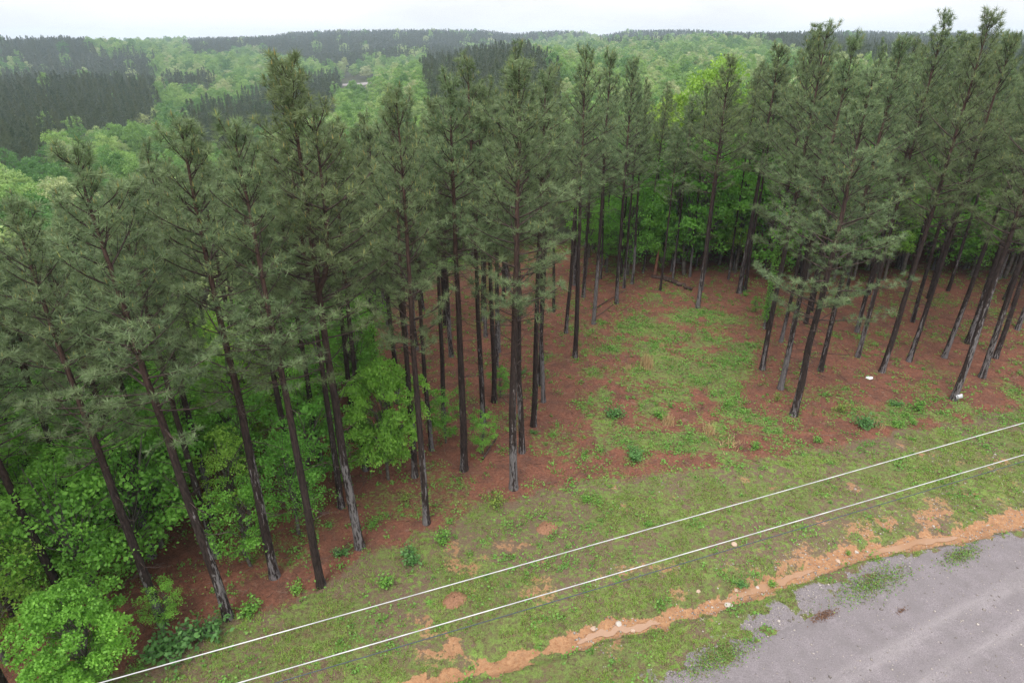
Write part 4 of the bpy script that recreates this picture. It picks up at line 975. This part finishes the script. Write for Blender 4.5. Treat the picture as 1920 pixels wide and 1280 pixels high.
# white sheet on the straw
def litter():
    g = at_px(1630, 709); n = 14; A, D = np.meshgrid(np.linspace(0, 2*math.pi, 28, endpoint=False), np.linspace(0, 1, 8)); rad = 1+0.16*np.sin(3*A+1)+0.08*np.sin(7*A)
    X = D*rad*np.cos(A)*0.19; Y = D*rad*np.sin(A)*0.14; Z = 0.045+0.05*(1-D**2)+(vnoise(X*26, Y*26, 3)-0.5)*0.035-0.05*(D > 0.95)
    mb = MB(); mb.quadgrid(np.stack([X, Y, Z], -1), wrap=True); tag(mb.obj('plastic_bag', [simple('white_plastic', (0.82, 0.82, 0.84), 0.4, 0.5, 0.05)], smooth=True, loc=g), 'crumpled white plastic litter lying on red straw between pines', 'litter')
    # card on the pine
    g = at_px(1788, 748); root = empty('white_card', (g[0]+0.02, g[1]-0.29, g[2]+0.33)); root.rotation_euler = (R(-20), R(-14), R(6)); tag(root, 'small white card with a dark mark pinned low on a grey pine trunk', 'sign card')
    mb = MB(); w, h, t = 0.17, 0.105, 0.006
    V = [(sx*w, sy*t, sz*h) for sx in (-1, 1) for sy in (-1, 1) for sz in (-1, 1)]
    F = [(0, 1, 3), (0, 3, 2), (4, 6, 7), (4, 7, 5), (0, 4, 5), (0, 5, 1), (2, 3, 7), (2, 7, 6), (0, 2, 6), (0, 6, 4), (1, 5, 7), (1, 7, 3)]
    mb.add(V, F); c = mb.obj('board', [simple('white_card', (0.55, 0.54, 0.57), 0.5, 0.3, 0.04)], parent=root)
    mb = MB(); pts = [(-0.045, 0.045), (-0.015, 0.062), (0.01, 0.04), (0.008, 0.015), (-0.012, -0.01), (-0.014, -0.035)]
    P = [(-0.085+x, -t-0.003, z) for x, z in pts]; mb.tube(P, 0.017, 6); mb.tube([(-0.10, -t-0.003, -0.06), (-0.098, -t-0.003, -0.072)], 0.012, 6); mb.obj('mark', [simple('dark_print', (0.04, 0.045, 0.07), 0.6)], parent=root)
    mb = MB(); mb.tube([(0.0, 0.0, 0.04), (0.0, 0.16, 0.02)], 0.006, 5); mb.obj('nail', [M_LOG], parent=root)
litter()
# brown weed patches lying on the road
def road_patches():
    rg = np.random.RandomState(8); P, T, NN, base, E = ROAD
    nb = NT('dead_weed'); m = nb.finish(nb.mix(nb.attr('tint'), (0.10, 0.05, 0.035), (0.24, 0.14, 0.09)), 0.9)
    for px, py, w, n, lab, col in [(1543, 1155, 0.28, 420, 'small brown heap of dead needles on the gravel road', 0), (1635, 1095, 0.95, 1900, 'dark weedy patch on the road shoulder below the ditch', 1),
                            (1690, 1145, 0.14, 60, 'tiny reddish streak of needles on the road', 0), (1800, 1042, 0.6, 900, 'weedy strip on the road shoulder near the ditch bend', 1), (1345, 1232, 0.8, 1900, 'green and brown weed bank spilling on the road edge', 1)]:
        g = at_px(px, py); mb = MB(); C = np.concatenate([rg.normal(0, w*0.6, (n, 2)), np.abs(rg.normal(0, 0.025, (n, 1)))+0.01], 1); C[:, :2] = C[:, :1]*base*1.5+C[:, 1:2]*NN*0.45
        C[:, 2] += H(C[:, 0]+g[0], C[:, 1]+g[1])-g[2]+0.02
        leaves(mb, C, rg, 0.05 if not col else 0.055, 0, 1.0); 
        if col: mb.M[0][::3] = 1; mb.M[0][1::3] = 1
        tag(mb.obj('weed_patch', [m, M_WEED], loc=g), lab, 'weed patch', 'weed patches on the road edge')
road_patches()

# ------------------------------------------------------------------ overhead cables
def cable(p0, p1, z, r, lab, mat, sag=0.10):
    a = ray(*p0); b = ray(*p1); a = a*((z-CAM_H)/a[2]); b = b*((z-CAM_H)/b[2]); d = (b-a)[:2]; L = np.linalg.norm(d); d = d/L
    ts = np.linspace(-22, L+32, 120); X = a[0]+d[0]*ts; Y = a[1]+d[1]*ts; u = (ts-ts[0])/(ts[-1]-ts[0]); u0 = np.interp(0, ts, u)
    Z = z+4*sag*(((u-0.5)**2)-((u0-0.5)**2))
    mb = MB(); mb.tube(np.stack([X, Y, Z], 1), r, 8); tag(mb.obj('overhead_cable', [mat], smooth=True), lab, 'overhead cable', 'cables strung above the verge')
M_AL = simple('bare_aluminium_cable', (0.46, 0.45, 0.455), 0.5, 0.5, 0.25, 3); M_BLK = simple('black_insulated_cable', (0.05, 0.06, 0.07), 0.6, 0.4, 0.2, 30)
def cz(p0, p1):  # keep the far end on the wanted pixel
    pass
cable((175, 1283), (1920, 790), 10.6, 0.0068, 'upper of the two white cables, passing nearest to the pines', M_AL, 0.25)
cable((435, 1283), (1920, 850), 10.6, 0.0068, 'lower white cable, running over the middle of the grass verge', M_AL, 0.25)
cable((505, 1283), (1920, 860), 9.2, 0.0075, 'thin black cable hanging just below the lower white cable', M_BLK, 0.55)

# ------------------------------------------------------------------ far road cut and hut
def far_bits():
    g = at_px(672, 160)
    if g is None: return
    d = unit(np.array([g[0], g[1]])); t = np.array([d[1], -d[0]]); 
    P = []
    for s in np.linspace(-14, 14, 20): P.append([np.array([g[0], g[1]])+t*s+d*q for q in np.linspace(-3, 12, 8)])
    P = np.array(P); Z = H(P[..., 0], P[..., 1])+0.3; mb = MB(); mb.quadgrid(np.concatenate([P, Z[..., None]], -1)); o = mb.obj('distant_road', [simple('pale_road', (0.27, 0.235, 0.23), 0.9, 0.2, 0.2, 0.5)], smooth=True); o['kind'] = 'structure'
    if o.data.polygons[0].normal.z < 0: o.data.flip_normals()
far_bits()

# ------------------------------------------------------------------ haze
def haze():
    mb = MB(); x, y0, y1, z0, z1 = 3400, -3400, 3400, -150, 60
    V = [(sx, sy, sz) for sx in (-x, x) for sy in (y0, y1) for sz in (z0, z1)]
    F = [(0, 1, 3), (0, 3, 2), (4, 6, 7), (4, 7, 5), (0, 4, 5), (0, 5, 1), (2, 3, 7), (2, 7, 6), (0, 2, 6), (0, 6, 4), (1, 5, 7), (1, 7, 3)]
    n = NT('haze_air'); v = n.n('ShaderNodeVolumePrincipled'); v.inputs['Color'].default_value = (0.74, 0.85, 1.0, 1); v.inputs['Density'].default_value = 0.00024
    n.l(v.outputs[0], n.out.inputs['Volume']); mb.add(V, F); o = mb.obj('haze', [n.m]); o['kind'] = 'stuff'; o['label'] = 'thin pale blue haze over the far hills'; o['category'] = 'haze'
haze()
